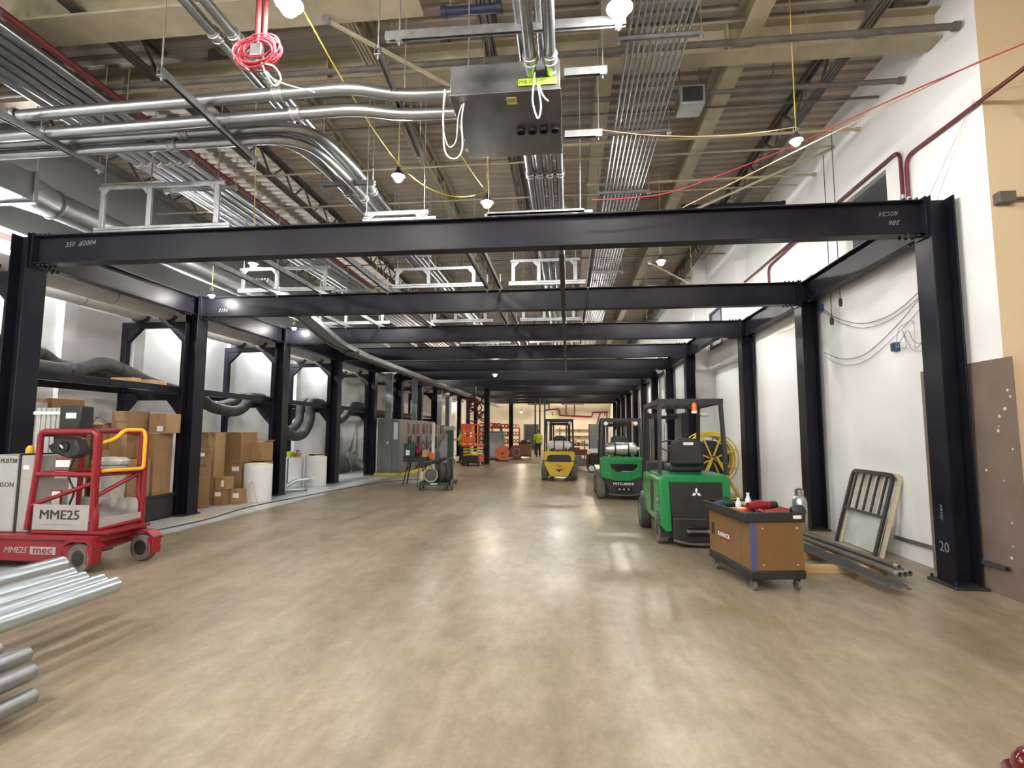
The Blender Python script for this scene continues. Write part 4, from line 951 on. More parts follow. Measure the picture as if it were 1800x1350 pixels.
MB().tube(fillet([(-.35, -.55, .06), (.05, -.40, .06), (.10, .1, .24), (.25, .75, .24)], .2), .055, 12).build('tube', 'pipe_bright', t); MB().hollow((.25, .75, .24), (.27, .82, .24), .066, .01).build('socket', 'white', t)
t = thing('floor_pipe', 'short grey pipe lying on the floor by the third left column', 'pipe', (-7.5, 13.75, .05))
MB().hollow((-.5, -.3, 0), (.25, .35, 0), .05, .008).build('tube', 'pipe_bright', t); MB().hollow((.2, .31, 0), (.26, .36, 0), .058, .01).build('rim', 'galv', t)
for i, (y, w, h) in enumerate(((20.4, .95, .75), (21.6, .95, .78), (22.3, .7, .45))):
    t = thing('leaning_panel', ('left', 'middle', 'right, smaller')[i] + ' grey panel leaning on the left wall beyond the rolls', 'panel', (-8.92, y, 0), 0, 'grey panels leaning on the left wall')
    MB().hexa([(0, -w/2, 0), (.03, -w/2, 0), (.03, w/2, 0), (0, w/2, 0)], [(-.28, -w/2, h), (-.25, -w/2, h), (-.25, w/2, h), (-.28, w/2, h)]).build('board', 'grey_panel', t)
    MB().hexa([(.03, -w/2, 0), (.035, -w/2, 0), (.035, -w/2+.03, 0), (.03, -w/2+.03, 0)], [(-.25, -w/2, h), (-.245, -w/2, h), (-.245, -w/2+.03, h), (-.25, -w/2+.03, h)]).build('edge_strip', 'grey_light', t)
t = thing('bagged_roll', 'pale bagged bundle leaning by the fifth left column', 'bundle', (-8.0, 20.5, 0))
MB().tube(spline([(0, 0, 0), (.05, 0, .4), (-.03, 0, .8), (.02, 0, 1.15)], 5), .10, 10).build('bag', 'plastic_film', t); MB().ring((-.03, 0, .8), (0, 0, 1), .10, .012, 14, 5).build('tie', 'white', t)
cable([(-6.9, 7.2, .012), (-6.7, 9.2, .012), (-6.9, 11, .012), (-6.6, 13.5, .012), (-6.2, 16, .012), (-5.4, 17.8, .012), (-4.6, 18.2, .012)], .012, 'black_wire', 'dark cable lying along the edge of the pale aisle')
cable([(-7.2, 9.3, .012), (-7.1, 9.9, .012), (-7.3, 10.6, .012), (-7.2, 11.3, .012), (-7.35, 11.5, .25), (-7.3, 11.6, .5), (-7.15, 11.5, .2), (-7.0, 11.4, .012)], .010, 'tan_wire', 'tan rope looped on the floor before the white roll')

# ------------------------------------------------------------------ leaning board, grille, gas bottle, bar stock on the right
t = thing('hardboard_sheet', 'large brown hardboard sheet leaning behind the front right column', 'board', (4.41, 6.4, 0))
MB().hexa([(0, -.72, 0), (.010, -.72, 0), (.010, .66, 0), (0, .66, 0)], [(.034, -.66, 2.43), (.044, -.66, 2.43), (.044, .72, 2.43), (.034, .72, 2.43)]).build('sheet', 'hardboard', t)
rnd = random.Random(9)
for i in range(16):
    f = rnd.uniform(.08, .95); y = rnd.uniform(-.62, -.22) if i < 12 else rnd.uniform(.35, .6); s = rnd.uniform(.008, .022)
    MB().lathe([(s, -.001), (s*.6, .001)], (.034*f-.001, y, 2.43*f), (1, 0, 0), 8).build('scuff', 'spot_white', t)
t = thing('wall_rail', 'grey flat bar lying along the wall foot behind the front column', 'bar', (4.40, 7.1, .30))
MB().bar((-.02, -1.2, -.0), (.03, .75, -.06), .012, .05).build('bar', 'galv', t); MB().cyl((-.04, -1.2, -.0), (-.02, -1.2, 0), .02, seg=8).build('bolt', 'bolt', t)
t = thing('grille_frame', 'black and cream slatted metal guard leaning on the white wall', 'guard', (4.08, 8.22, 0))
def lean(y, z, off=0): return (.31*z/1.1 + off, y, z)
def fr(mb, off, m_, name, r): return mb
for off, m_, nm in ((0, 'black', 'front_frame'), (.055, 'cream_paint', 'back_frame')):
    b = MB(); P = fillet([lean(-.52 - (.06 if off else 0), .0, off), lean(-.52 - (.06 if off else 0), 1.08, off), lean(.50, 1.08, off), lean(.50, 0, off)], .10)
    for i in range(len(P)-1): b.bar(P[i], P[i+1], .055, .03, upv=(1, 0, -.28))
    b.build(nm, m_, t)
MB().bar(lean(-.52, .52, -.006), lean(.5, .52, -.006), .04, .02, upv=(1, 0, -.28)).build('cross_rail', 'black', t)
for i in range(5):
    y = -.38 + .19*i
    MB().bar(lean(y, .54, .0), lean(y, 1.07, .0), .035, .02, upv=(1, 0, -.28)).build('slat', 'black', t)
    MB().bar(lean(y+.09, .54, .03), lean(y+.09, 1.07, .03), .04, .01, upv=(1, 0, -.28)).build('slat', 'cream_paint', t)
MB().hexa([lean(-.48, .02, .06), lean(-.48, .02, .068), lean(.47, .02, .068), lean(.47, .02, .06)], [lean(-.48, .52, .06), lean(-.48, .52, .068), lean(.47, .52, .068), lean(.47, .52, .06)]).build('lower_panel', 'clear_panel', t)
t = thing('gas_bottle', 'silver gas bottle standing before the second right column', 'gas bottle', (3.86, 9.42, 0))
MB().lathe([(.10, 0), (.115, .03), (.115, .50), (.09, .58), (.04, .62)], (0, 0, 0), seg=20).build('body', 'silver', t); MB().lathe([(.025, .62), (.025, .68), (.045, .69), (.045, .71), (.02, .73)], (0, 0, 0), seg=10).build('valve', 'dark_steel', t)
MB().hollow((0, 0, .60), (0, 0, .70), .07, .008).build('collar', 'silver', t)
for i, (x0, x1, y) in enumerate(((2.72, 3.72, 6.78), (2.95, 3.55, 7.50))):
    t = thing('timber_bearer', ('nearer', 'farther')[i] + ' pale timber under the steel strips by the toolbox cart', 'timber', ((x0+x1)/2, y, 0), R(4), 'timbers under the bar stock')
    w = (x1-x0)/2; MB().box(-w, w, -.045, .045, 0, .09).build('beam', 'wood', t, bevel=.004); MB().box(w, w+.002, -.04, .04, .005, .085).build('end_grain', 'plywood', t)
for i in range(6):
    x = 3.02 + .035*i; dy = (0, .1, -.06, .05, -.1, .02)[i]
    t = thing('strut_length', f'long dark steel strip on the timbers, {ORD[i]} from the left', 'bar', (x, 7.3, .093), 0, 'steel strips on the timbers')
    b = MB().bar((.03, .95, .008), (.20, -1.45+dy, .008), .028, .004).build('base', 'zinc_strip', t)
    for s in (-.012, .012): MB().bar((.03+s, .95, .02), (.20+s, -1.45+dy, .02), .003, .02).build('lip', 'zinc_strip', t)
for i, (x, z, r) in enumerate(((3.42, .125, .032), (3.50, .12, .028), (3.58, .12, .028), (3.50, .172, .026))):
    t = thing('steel_pipe', f'long dull pipe lying by the wall on the timbers, {ORD[i]} of four', 'pipe', (x, 7.3, z), 0, 'dull pipes on the timbers')
    MB().hollow((-.05, 1.1, 0), (.14, -1.05 + .05*i, 0), r, .005).build('tube', 'dark_steel', t); MB().hollow((.13, -1.0 + .05*i, 0), (.14, -1.05+.05*i, 0), r+.006, .01).build('collar', 'rod', t)

# ------------------------------------------------------------------ toolbox cart with clutter
CR = R(8.5)
t = thing('toolbox_cart', 'brown and black rolling toolbox cart in front of the green forklift', 'cart', (2.10, 6.42, 0), CR)
hx, hy = .295, .53
MB().box(-hx, hx, -hy, hy, .125, .215).build('base_tray', 'black', t, bevel=.012)
for n, a in (('front_panel', (-hx+.01, hx-.01, -hy+.01, -hy+.03)), ('rear_panel', (-hx+.01, hx-.01, hy-.03, hy-.01)), ('right_panel', (hx-.03, hx-.01, -hy+.03, hy-.03))):
    MB().box(*a, .215, .715).build(n, 'brown_cart', t, bevel=.003)
MB().box(-hx+.01, -hx+.03, -hy+.03, -.30, .215, .715).build('side_panel', 'brown_cart', t, bevel=.003)
d = MB().box(-hx+.006, -hx+.028, -.295, hy-.03, .22, .712).build('door', 'brown_cart', t, bevel=.004)
MB().box(-hx+.003, -hx+.007, .36, .44, .42, .56).build('latch', 'black', d, bevel=.002)
text('maker_lettering', 'KNAACK', .075, 'white', MB().box(-hx+.002, -hx+.006, -.06, .26, .42, .50).build('badge', 'red_dull', d), (-hx+.001, .10, .46), (R(90), 0, R(-90)), bold=.014)
text('badge_text', 'CART', .05, 'orange', d, (-hx+.004, .10, .385), (R(90), 0, R(-90)))
MB().box(-hx+.005, -hx+.075, -hy+.007, -hy+.0115, .215, .72).build('tape_strip', 'navy_tape', t); 
for x in (-.15, .22):
    for z in (.27, .65): MB().lathe([(.012, 0), (.008, .006)], (x, -hy+.010, z), (0, -1, 0), 10).build('rivet', 'silver', t)
b = MB()
for a in ((-hx-.05, hx+.01, -hy-.012, -hy+.012), (-hx-.05, hx+.01, hy-.012, hy+.03), (hx-.014, hx+.01, -hy+.012, hy-.012), (-hx-.05, -hx-.02, -hy+.012, hy-.012)): b.box(*a, .715, .815)
b.box(-hx-.02, hx-.014, -hy+.012, hy-.012, .715, .735); b.build('top_tray', 'black', t, bevel=.01)
MB().box(.17, .26, -hy-.014, -hy-.011, .75, .785).build('label_plate', 'white', t)
for x in (-hx+.06, hx-.06):
    for y in (-hy+.08, hy-.08): caster(t, x, y, .125, .052)
def on_cart(x, y, z=.736): 
    p = Matrix.Translation((2.10, 6.42, 0)) @ Matrix.Rotation(CR, 4, 'Z') @ Vector((x, y, z)); return tuple(p)
t = thing('impact_drill', 'red cordless impact drill lying on the toolbox cart', 'power tool', on_cart(-.02, -.22), CR+.1)
MB().tube([(-.14, 0, .10), (-.02, 0, .115), (.12, 0, .11)], [.045, .052, .042], 12).build('body', 'tool_red', t); MB().cyl((.12, 0, .11), (.20, .01, .11), .045, seg=12).build('gearcase', 'black', t)
MB().tube(spline([(-.08, 0, .09), (-.05, -.02, .05), (-.02, -.05, .03)], 4), .028, 8).build('grip', 'black', t); MB().box(-.08, .06, -.09, .02, 0, .045).build('battery', 'black', t, bevel=.01)
t = thing('reciprocating_saw', 'second red power tool with black motor on the toolbox cart', 'power tool', on_cart(.12, -.36), CR-.2)
MB().tube([(-.15, 0, .05), (.0, 0, .06), (.10, 0, .06)], [.03, .045, .04], 12).build('body', 'tool_red', t); MB().lathe([(.05, 0), (.062, .02), (.062, .10), (.045, .13)], (.13, 0, .062), (1, 0, .2), 14).build('motor', 'black', t); MB().tube(spline([(-.15, 0, .05), (-.19, .03, .07), (-.14, .08, .06), (-.06, .06, .06)], 4), .018, 8).build('handle', 'tool_red', t)
t = thing('red_case', 'small red and white case on the toolbox cart tray', 'case', on_cart(-.17, -.06), CR); MB().box(-.08, .08, -.09, .09, 0, .06).build('shell', 'orange', t, bevel=.01); MB().box(-.02, .06, -.04, .04, .06, .064).build('label', 'white', t)
t = thing('tape_roll', 'blue tape roll on the toolbox cart near corner', 'tape', on_cart(-.24, .30), CR); MB().hollow((0, 0, 0), (0, 0, .09), .055, .02).build('roll', 'blue_box', t); MB().hollow((0, 0, 0), (0, 0, .092), .036, .004).build('core', 'card', t)
for i, (x, y, h, m_) in enumerate(((-.05, .22, .14, 'bottle'), (.06, .20, .20, 'bottle'), (.16, .10, .13, 'bottle'))):
    t = thing('bottle', ('short clear', 'tall clear', 'short clear brown-capped')[i] + ' bottle on the toolbox cart', 'bottle', on_cart(x, y), 0, 'bottles on the toolbox cart')
    MB().lathe([(.03, 0), (.034, .01), (.034, h*.6), (.014, h*.85), (.014, h*.9)], (0, 0, 0), seg=14).build('body', m_, t); MB().cyl((0, 0, h*.9), (0, 0, h), .018, seg=10).build('cap', 'white' if i < 2 else 'card', t)
t = thing('canvas_pouch', 'dark pouch and green bag on the toolbox cart', 'pouch', on_cart(-.12, .40), CR); MB().ball((0, 0, .05), .09, 12, (1.2, .8, .6)).build('bag', 'green_dark', t); MB().tube([(-.05, 0, .09), (0, 0, .13), (.05, 0, .09)], .01, 6).build('strap', 'black', t)
t = thing('plywood_offcut', 'piece of plywood lying across the toolbox cart', 'plywood', on_cart(.13, .33), CR); MB().box(-.13, .13, -.16, .16, .05, .065).box(-.1, -.07, -.14, .14, 0, .05).box(.07, .1, -.14, .14, 0, .05).build('board', 'plywood', t); MB().box(-.05, .05, -.161, -.16, .05, .065).build('edge', 'wood', t)
# ------------------------------------------------------------------ forklifts
def guard(t, w, yr, yf, z0, z1, m_='black', lean_=.0, bars=6):
    hw = w/2
    for s in (-1, 1):
        MB().bar((s*hw, yr, z0), (s*(hw-.03), yr+lean_, z1), .05, .07).build('rear_post', m_, t)
        MB().bar((s*hw, yf+.25, z0-.2), (s*(hw-.03), yf, z1-.02), .05, .07).build('front_post', m_, t)
        MB().bar((s*(hw-.03), yr+lean_-.04, z1+.02), (s*(hw-.03), yf, z1), .06, .07).build('roof_rail', m_, t)
    MB().bar((-hw, yr+lean_, z1+.02), (hw, yr+lean_, z1+.02), .07, .08).build('roof_rail', m_, t); MB().bar((-hw, yf, z1), (hw, yf, z1), .07, .07).build('roof_rail', m_, t)
    for i in range(bars):
        x = -hw+.1 + (w-.2)*i/(bars-1); MB().bar((x, yr+lean_, z1+.01), (x, yf, z1-.01), .03, .04).build('roof_bar', m_, t)
def mast_forks(t, y, zt, w=.7):
    for s in (-1, 1):
        MB().box(s*w/2-.05, s*w/2+.05, y, y+.14, .06, zt).build('mast_upright', 'black', t, bevel=.006)
        MB().box(s*w/2*.7-.03, s*w/2*.7+.03, y+.02, y+.12, .06, zt-.05).build('inner_mast', 'dark_steel', t)
        MB().box(s*.28-.06, s*.28+.06, y+.17, y+1.15, .04, .08).box(s*.28-.06, s*.28+.06, y+.17, y+.21, .08, .6).build('fork', 'dark_steel', t)
    for z in (.3, zt-.12): MB().box(-w/2+.05, w/2-.05, y+.02, y+.10, z, z+.10).build('mast_cross', 'black', t)
    MB().box(-w/2-.02, w/2+.02, y+.14, y+.17, .45, .95).build('carriage', 'black', t); MB().cyl((0, y+.07, .2), (0, y+.07, zt-.2), .03, seg=10).build('lift_cylinder', 'silver', t)
def diamonds(t, c, s, m_='white'):
    cx, y, cz = c
    def rh(ox, oz, ang):
        L_, w_ = s, s*.577
        P = [(0, 0), (w_/2, L_/2), (0, L_), (-w_/2, L_/2)]
        ca, sa = math.cos(ang), math.sin(ang)
        return [(cx + p*ca - q*sa, cz + p*sa + q*ca) for p, q in P]
    for a in (0, R(120), R(240)): MB().prism(rh(0, 0, a), 'y', y-.003, y).build('logo_diamond', m_, t)
# near electric forklift
t = thing('forklift', 'nearest green forklift with black rear panel and seat', 'forklift', (1.83, 7.98, 0), R(1))
MB().prism([(-.50, .98), (-.44, 1.03), (.44, 1.03), (.50, .98), (.50, .62), (.40, .58), (.38, .92), (-.36, .92), (-.33, .22), (-.42, .20), (-.50, .30)], 'y', 0, .10).build('rear_cowl', 'green', t, bevel=.02)
MB().prism([(-.36, .93), (.385, .93), (.405, .57), (.49, .55), (.47, .20), (-.33, .20)], 'y', .012, .10).build('rear_panel', 'black', t, bevel=.015)
MB().prism([(-.33, .42), (.48, .42), (.47, .10), (.40, .05), (-.28, .05), (-.33, .12)], 'y', -.03, .09).build('counterweight', 'black', t, bevel=.02)
MB().box(-.50, .50, .10, 1.55, .30, .98).build('body', 'green', t, bevel=.04, seg=3); MB().box(-.47, .47, .06, 1.0, .95, 1.035).build('top_cover', 'green', t, bevel=.025, seg=3)
MB().box(-.49, .49, .09, .85, .12, .30).build('chassis', 'black', t); MB().box(-.495, .495, 1.5, 1.95, .34, .60).build('step_frame', 'green', t, bevel=.03)
MB().box(-.505, -.49, .55, .80, .42, .90).build('side_recess', 'black', t)
for i in range(4): MB().bar((-.506, .03, .27+.055*i), (-.506, .26, .30+.055*i), .012, .022).build('louvre', 'green_dark', t)
MB().box(-.507, -.495, .08, .22, .60, .72).build('lamp_recess', 'green_dark', t); MB().lathe([(.035, 0), (.02, .012)], (-.507, .15, .66), (-1, 0, 0), 12).build('side_lamp', 'silver', t)
diamonds(t, (.02, .009, .775), .075)
o = MB().box(-.14, .18, -.055, -.032, .17, .30).build('hitch_plate', 'black_gloss', t, bevel=.008)
MB().cyl((-.10, -.06, .235), (.14, -.06, .235), .022, seg=10).build('tow_pin', 'dark_steel', o)
for s in (-.12, .16): MB().lathe([(.028, 0), (.02, .015)], (s, -.056, .235), (0, -1, 0), 12).build('hitch_bolt', 'silver', o)
MB().tube(spline([(-.33, -.035, .10), (-.1, -.06, .06), (.2, -.06, .06), (.44, -.04, .10)], 5), .02, 8).build('bumper_pipe', 'dark_steel', t)
for s in (-1, 1):
    wheel(t, (s*.43, .30, .21), .21, .15, tyre='tyre_grey', hub='green_dark'); wheel(t, (s*.46, 1.62, .27), .27, .19, tyre='rubber', hub='green')
guard(t, .96, .10, 1.45, 1.03, 2.10, lean_=.08)
s_ = MB().box(-.24, .26, .55, 1.05, 1.035, 1.15).build('seat_cushion', 'black', t, bevel=.04, seg=3)
MB().prism([(-.25, 1.15), (-.22, 1.50), (-.12, 1.56), (.14, 1.56), (.24, 1.50), (.27, 1.15)], 'y', .44, .56).build('seat_back', 'black', t, bevel=.04, seg=3)
MB().box(-.05, .10, .436, .441, 1.46, 1.50).build('seat_label', 'white', t)
MB().ring((-.05, 1.45, 1.42), (0, -.6, 1), .17, .014, 22, 6).build('steering_wheel', 'black', t); MB().cyl((-.05, 1.62, .9), (-.05, 1.45, 1.42), .03, seg=10).build('steering_column', 'black', t)
MB().box(-.45, .45, 1.60, 1.80, .45, 1.15).build('dashboard', 'black', t, bevel=.03)
MB().lathe([(.032, 0), (.04, .01), (.036, .10), (.02, .12)], (.06, .16, 2.01-.03), seg=12).build('beacon', 'beacon', t); MB().cyl((.06, .16, 1.94), (.06, .16, 1.98), .04, seg=12).build('beacon_base', 'white', t)
for s in (-.40, .22): MB().box(s-.06, s+.06, .2, .28, 1.90, 1.96).build('work_light', 'silver', t, bevel=.01)
mast_forks(t, 1.95, 2.02)
# LPG forklifts
def fork_common(t, m_, hw, hood, top, tank_m, grille, tyre='tyre_grey'):
    MB().box(-hw+.04, hw-.04, .42, 1.5, .35, hood-.04).build('body', m_, t, bevel=.04); MB().box(-hw+.08, hw-.08, .3, 1.6, .14, .36).build('chassis', 'black', t)
    if grille: MB().prism(grille, 'y', -.006, .02).build('rear_grille', 'black_gloss', t)
    tk = MB().lathe([(.04, -.42), (.12, -.39), (.155, -.30), (.16, -.28), (.16, .28), (.155, .30), (.12, .36), (.06, .38), (.06, .43)], (0, .22, hood+.20), (1, 0, 0), 22).build('gas_tank', tank_m, t)
    for s in (-.16, .16): MB().hollow((s-.02, .22, hood+.20), (s+.02, .22, hood+.20), .166, .008, 22).build('strap', 'black', tk)
    for s in (-.24, .24): MB().prism([(.02, hood), (.42, hood), (.36, hood+.10), (.08, hood+.10)], 'x', s-.03, s+.03).build('tank_cradle', 'black', t)
    for s in (-1, 1):
        wheel(t, (s*(hw-.02), .42, .27), .27, .20, tyre=tyre, hub='dark_steel'); wheel(t, (s*(hw), 1.75, .32), .32, .22, tyre=tyre, hub='dark_steel')
    guard(t, 2*hw-.06, .34, 1.6, hood-.02, top, lean_=.06)
    MB().prism([(-.25, hood+.02), (-.22, hood+.46), (-.1, hood+.52), (.1, hood+.52), (.22, hood+.46), (.25, hood+.02)], 'y', .72, .84).build('seat_back', 'black', t, bevel=.04); MB().box(-.25, .25, .84, 1.3, hood, hood+.14).build('seat_cushion', 'black', t, bevel=.03)
    MB().ring((-.0, 1.55, hood+.42), (0, -.6, 1), .17, .014, 20, 6).build('steering_wheel', 'black', t); MB().cyl((0, 1.75, hood), (0, 1.55, hood+.42), .03, seg=8).build('steering_column', 'black', t)
    for s in (-hw+.16, hw-.16): MB().lathe([(.05, 0), (.055, .03), (.03, .06)], (s, .36, top-.08), (0, -1, 0), 12).build('rear_lamp', 'white', t)
    mast_forks(t, 2.0, top-.02)
t = thing('forklift', 'farther green forklift with a silver gas tank', 'forklift', (1.31, 13.15, 0), R(-1)); hw = .53
MB().prism([(-hw, .98), (-hw+.05, 1.04), (hw-.05, 1.04), (hw, .98), (hw, .60), (hw*.3, .46), (-hw*.35, .46), (-hw, .56)], 'y', 0, .42).build('rear_cowl', 'green', t, bevel=.025, seg=3)
MB().prism([(-hw+.06, .58), (-hw*.35, .46), (hw*.3, .46), (hw-.04, .62), (hw-.10, .16), (hw-.2, .12), (-hw+.28, .12), (-hw+.20, .2)], 'y', .03, .42).build('counterweight', 'black', t, bevel=.02)
fork_common(t, 'green', hw, 1.04, 1.95, 'silver', [(-.30, .88), (.36, .88), (.34, .80), (.22, .70), (-.16, .70), (-.26, .78)])
text('maker_lettering', 'MITSUBISHI', .085, 'white', t, (.02, .027, .395), sx=1.15, bold=.014)
o = MB().box(-.16, .22, -.01, .03, .22, .32).build('hitch_plate', 'black_gloss', t)
for s in (-.08, .03, .14): MB().lathe([(.03, 0), (.02, .012)], (s, -.011, .27), (0, -1, 0), 10).build('hitch_bolt', 'silver', o)
MB().box(-.02, .24, -.012, -.005, .69, .715).build('trim_strip', 'silver', t)
MB().tube(spline([(-.34, .02, .16), (-.1, -.02, .13), (.2, -.02, .13), (.42, .02, .16)], 5), .015, 8).build('bumper_pipe', 'dark_steel', t)
MB().lathe([(.03, 0), (.035, .08), (.02, .1)], (.30, .4, 1.85), seg=10).build('beacon', 'beacon', t)
t = thing('forklift', 'yellow forklift with a white gas tank in mid hall', 'forklift', (-.32, 18.1, 0), 0); hw = .53
MB().prism([(-hw, .95), (-hw+.06, 1.0), (hw-.06, 1.0), (hw, .95), (hw, .70), (hw-.02, .56), (hw*.58, .15), (-hw*.58, .15), (-hw+.02, .56), (-hw, .70)], 'y', 0, .42).build('counterweight', 'yellow_fork', t, bevel=.03, seg=3)
fork_common(t, 'yellow_fork', hw, 1.0, 2.05, 'white', [(-.42, .70), (-.40, .82), (-.32, .88), (.32, .88), (.40, .82), (.42, .70), (.38, .64), (-.38, .64)])
MB().box(-hw-.004, hw+.004, -.004, .40, .655, .69).build('belt_line', 'black', t)
text('maker_lettering', 'Yale', .12, 'ink', t, (0, -.004, .50), ext=.002, bold=.016)
MB().prism([(-.16, .40), (.16, .40), (.05, .35), (0, .28), (-.05, .35)], 'y', -.006, .01).build('tow_recess', 'black', t)
# ------------------------------------------------------------------ yellow cable reel on stand
t = thing('cable_reel', 'tall yellow cable reel on a yellow stand by the right wall', 'cable reel', (3.50, 13.72, 0), R(8))
for y in (-.22, .22):
    for rr_ in (.66, .58): MB().ring((0, y, 1.0), (0, 1, 0), rr_, .018, 36, 6).build('rim', 'yellow_reel', t)
    for i in range(8):
        a = R(22.5 + 45*i); MB().bar((.08*math.cos(a), y, 1.0+.08*math.sin(a)), (.66*math.cos(a), y, 1.0+.66*math.sin(a)), .035, .035, upv=(0, 1, 0)).build('spoke', 'yellow_reel', t)
for i in range(5): MB().ring((0, -.16+.08*i, 1.0), (0, 1, 0), .60 + .02*(i % 2), .02, 32, 6).build('cable_turn', 'yellow_reel', t)
MB().lathe([(.44, -.18), (.46, -.1), (.46, .1), (.44, .18)], (0, 0, 1.0), (0, 1, 0), 28).build('drum', 'black', t); MB().cyl((0, -.42, 1.0), (0, .42, 1.0), .035, seg=12).build('axle', 'dark_steel', t)
for y in (-.36, .36):
    MB().bar((-.05, y, 1.05), (-.55, y, .03), .05, .06).bar((.05, y, 1.05), (.60, y, .03), .05, .06).build('stand_leg', 'yellow_reel', t); MB().box(-.62, .66, y-.04, y+.04, 0, .06).box(-.35, .38, y-.025, y+.025, .42, .48).build('stand_foot', 'yellow_reel', t)
MB().box(-.62, -.56, -.32, .32, 0, .05).box(.60, .66, -.32, .32, 0, .05).build('stand_tie', 'yellow_reel', t)
# ------------------------------------------------------------------ green pipe bender cart and threading machine in mid hall
t = thing('bender_cart', 'dark green pipe bender cart with grey shoe in mid hall', 'bender', (-3.80, 14.95, 0), R(5))
MB().box(-.42, .42, -.30, -.22, .14, .22).box(-.42, .42, .22, .30, .14, .22).box(-.42, -.34, -.22, .22, .14, .22).box(.34, .42, -.22, .22, .14, .22).build('base_frame', 'green_dark', t, bevel=.006)
for x in (-.40, .30):
    for y in (-.26, .26): caster(t, x, y, .14, .06, 'rubber')
MB().prism([(-.28, .22), (.02, .22), (.06, .42), (0, .58), (-.16, .64), (-.30, .52), (-.34, .36)], 'y', -.16, .02).build('shoe', 'dark_steel', t, bevel=.02)
MB().ring((-.12, -.17, .42), (0, 1, 0), .19, .02, 24, 6).build('shoe_rim', 'grey_light', t)
for i in range(4): MB().lathe([(.20, -.035), (.27, -.03), (.27, -.012), (.22, 0), (.27, .012), (.27, .03), (.20, .035)], (.15 + .075*i, 0, .50), (1, .5, 0), 24).build('sheave', 'insulation' if i % 2 else 'dark_steel', t)
MB().bar((-.36, -.1, .70), (.28, -.1, .88), .10, .05).bar((-.36, .1, .70), (.28, .1, .88), .12, .10).box(-.46, -.30, -.2, .2, .62, .78).build('roller_bed', 'black', t); MB().tube([(-.32, -.16, .76), (.34, -.16, .92)], .03, 8).build('handle_bar', 'green_dark', t)
MB().box(-.04, .06, .08, .18, .22, 1.1).build('support_post', 'green_dark', t); MB().cyl((-.38, -.1, .30), (-.38, -.1, .52), .07, seg=12).build('oil_bottle', 'cream_paint', t)
MB().ring((.44, 0, .80), (0, 1, 0), .10, .018, 16, 6).build('hand_wheel', 'tyre_grey', t); MB().box(-.10, .10, -.304, -.30, .17, .20).build('label_plate', 'white', t)
wheel(t, (.47, 0, .18), .18, .06, (1, 0, 0), 'tyre_grey', 'dark_steel')
t = thing('tall_bender', 'tall dark green bender with a grey curved shoe behind the bender cart', 'bender', (-3.78, 16.4, 0))
MB().box(-.35, .25, -.3, .3, .06, .14).build('base', 'green_dark', t, bevel=.01); MB().box(.0, .16, -.08, .08, .14, 1.75).build('post', 'green_dark', t, bevel=.01)
MB().prism([(-.05, .55), (-.20, .75), (-.26, 1.05), (-.22, 1.35), (-.08, 1.52), (.0, 1.45), (.0, .6)], 'y', -.14, .04).build('shoe', 'grey_panel', t, bevel=.02)
MB().box(-.10, .22, -.1, .1, 1.70, 1.82).build('head', 'grey_light', t, bevel=.01); MB().cyl((.05, 0, 1.82), (.05, 0, 2.75), .045, seg=12).build('tube', 'white', t)
for x in (-.28, .2):
    for y in (-.24, .24): caster(t, x, y, .06, .027, 'rubber')
t = thing('threading_machine', 'green topped pipe threading machine on a dark stand at left of mid hall', 'machine', (-4.75, 16.2, 0))
for s in (-1, 1):
    for y in (-.22, .22): MB().bar((s*.20, y*.5, .75), (s*.36, y, .0), .03, .03).build('leg', 'black', t)
MB().box(-.36, .40, -.22, .22, .72, .86).build('bed', 'black', t, bevel=.01); MB().box(-.36, .0, -.20, .20, .86, 1.28).build('housing', 'green_dark', t, bevel=.02); MB().box(-.28, -.16, -.205, -.20, .92, 1.08).build('label_plate', 'white', t)
MB().lathe([(.14, 0), (.16, .03), (.16, .14), (.10, .18)], (.0, 0, 1.06), (1, 0, 0), 20).build('chuck', 'red_dull', t); MB().box(.22, .36, -.14, .14, .86, 1.08).build('die_head', 'plywood', t, bevel=.01); MB().box(.44, .62, -.12, .12, .80, .98).build('red_tray', 'orange', t, bevel=.01); MB().bar((.40, 0, .80), (.46, 0, .80), .1, .04).build('bracket', 'black', t)
t = thing('white_tube', 'white plastic conduit length standing beside the threading machine', 'tube', (-4.35, 16.7, 0)); MB().cyl((0, 0, .02), (.0, 0, 1.95), .05, seg=14).build('tube', 'white', t); MB().cyl((0, 0, 0), (0, 0, .02), .10, seg=14).build('base', 'black', t)  # tube of plain white plastic
cable([(-4.55, 16.0, .9), (-4.5, 15.6, .5), (-4.45, 15.3, .1), (-4.3, 15.0, .012), (-4.1, 14.62, .012)], .012, 'black_wire', 'black cord hanging from the threading machine to the floor')
# ------------------------------------------------------------------ far machines
t = thing('scissor_lift', 'orange scissor lift lowered beside the mid hall column', 'scissor lift', (-4.72, 26.0, 0))
MB().box(-.40, .40, -.9, .9, .14, .48).build('chassis', 'black', t, bevel=.02); MB().box(.40, .44, -.8, .8, .16, .5).build('side_tray', 'orange', t, bevel=.01)
for s in (-1, 1):
    for y in (-.65, .65): wheel(t, (s*.38, y, .18), .18, .12, tyre='tyre_grey', hub='dark_steel')
for i in range(3):
    z = .52 + .14*i
    for s in (-.30, .30): MB().bar((s, -.8, z), (s, .8, z+.10), .05, .06).bar((s+.06, -.8, z+.10), (s+.06, .8, z), .05, .06).build('scissor_arm', 'cream_paint', t)
    MB().box(-.34, .40, -.86, -.80, z, z+.06).build('scissor_pin', 'curb_yellow', t)
MB().box(-.42, .42, -.95, .95, .95, 1.05).build('platform', 'orange', t, bevel=.01)
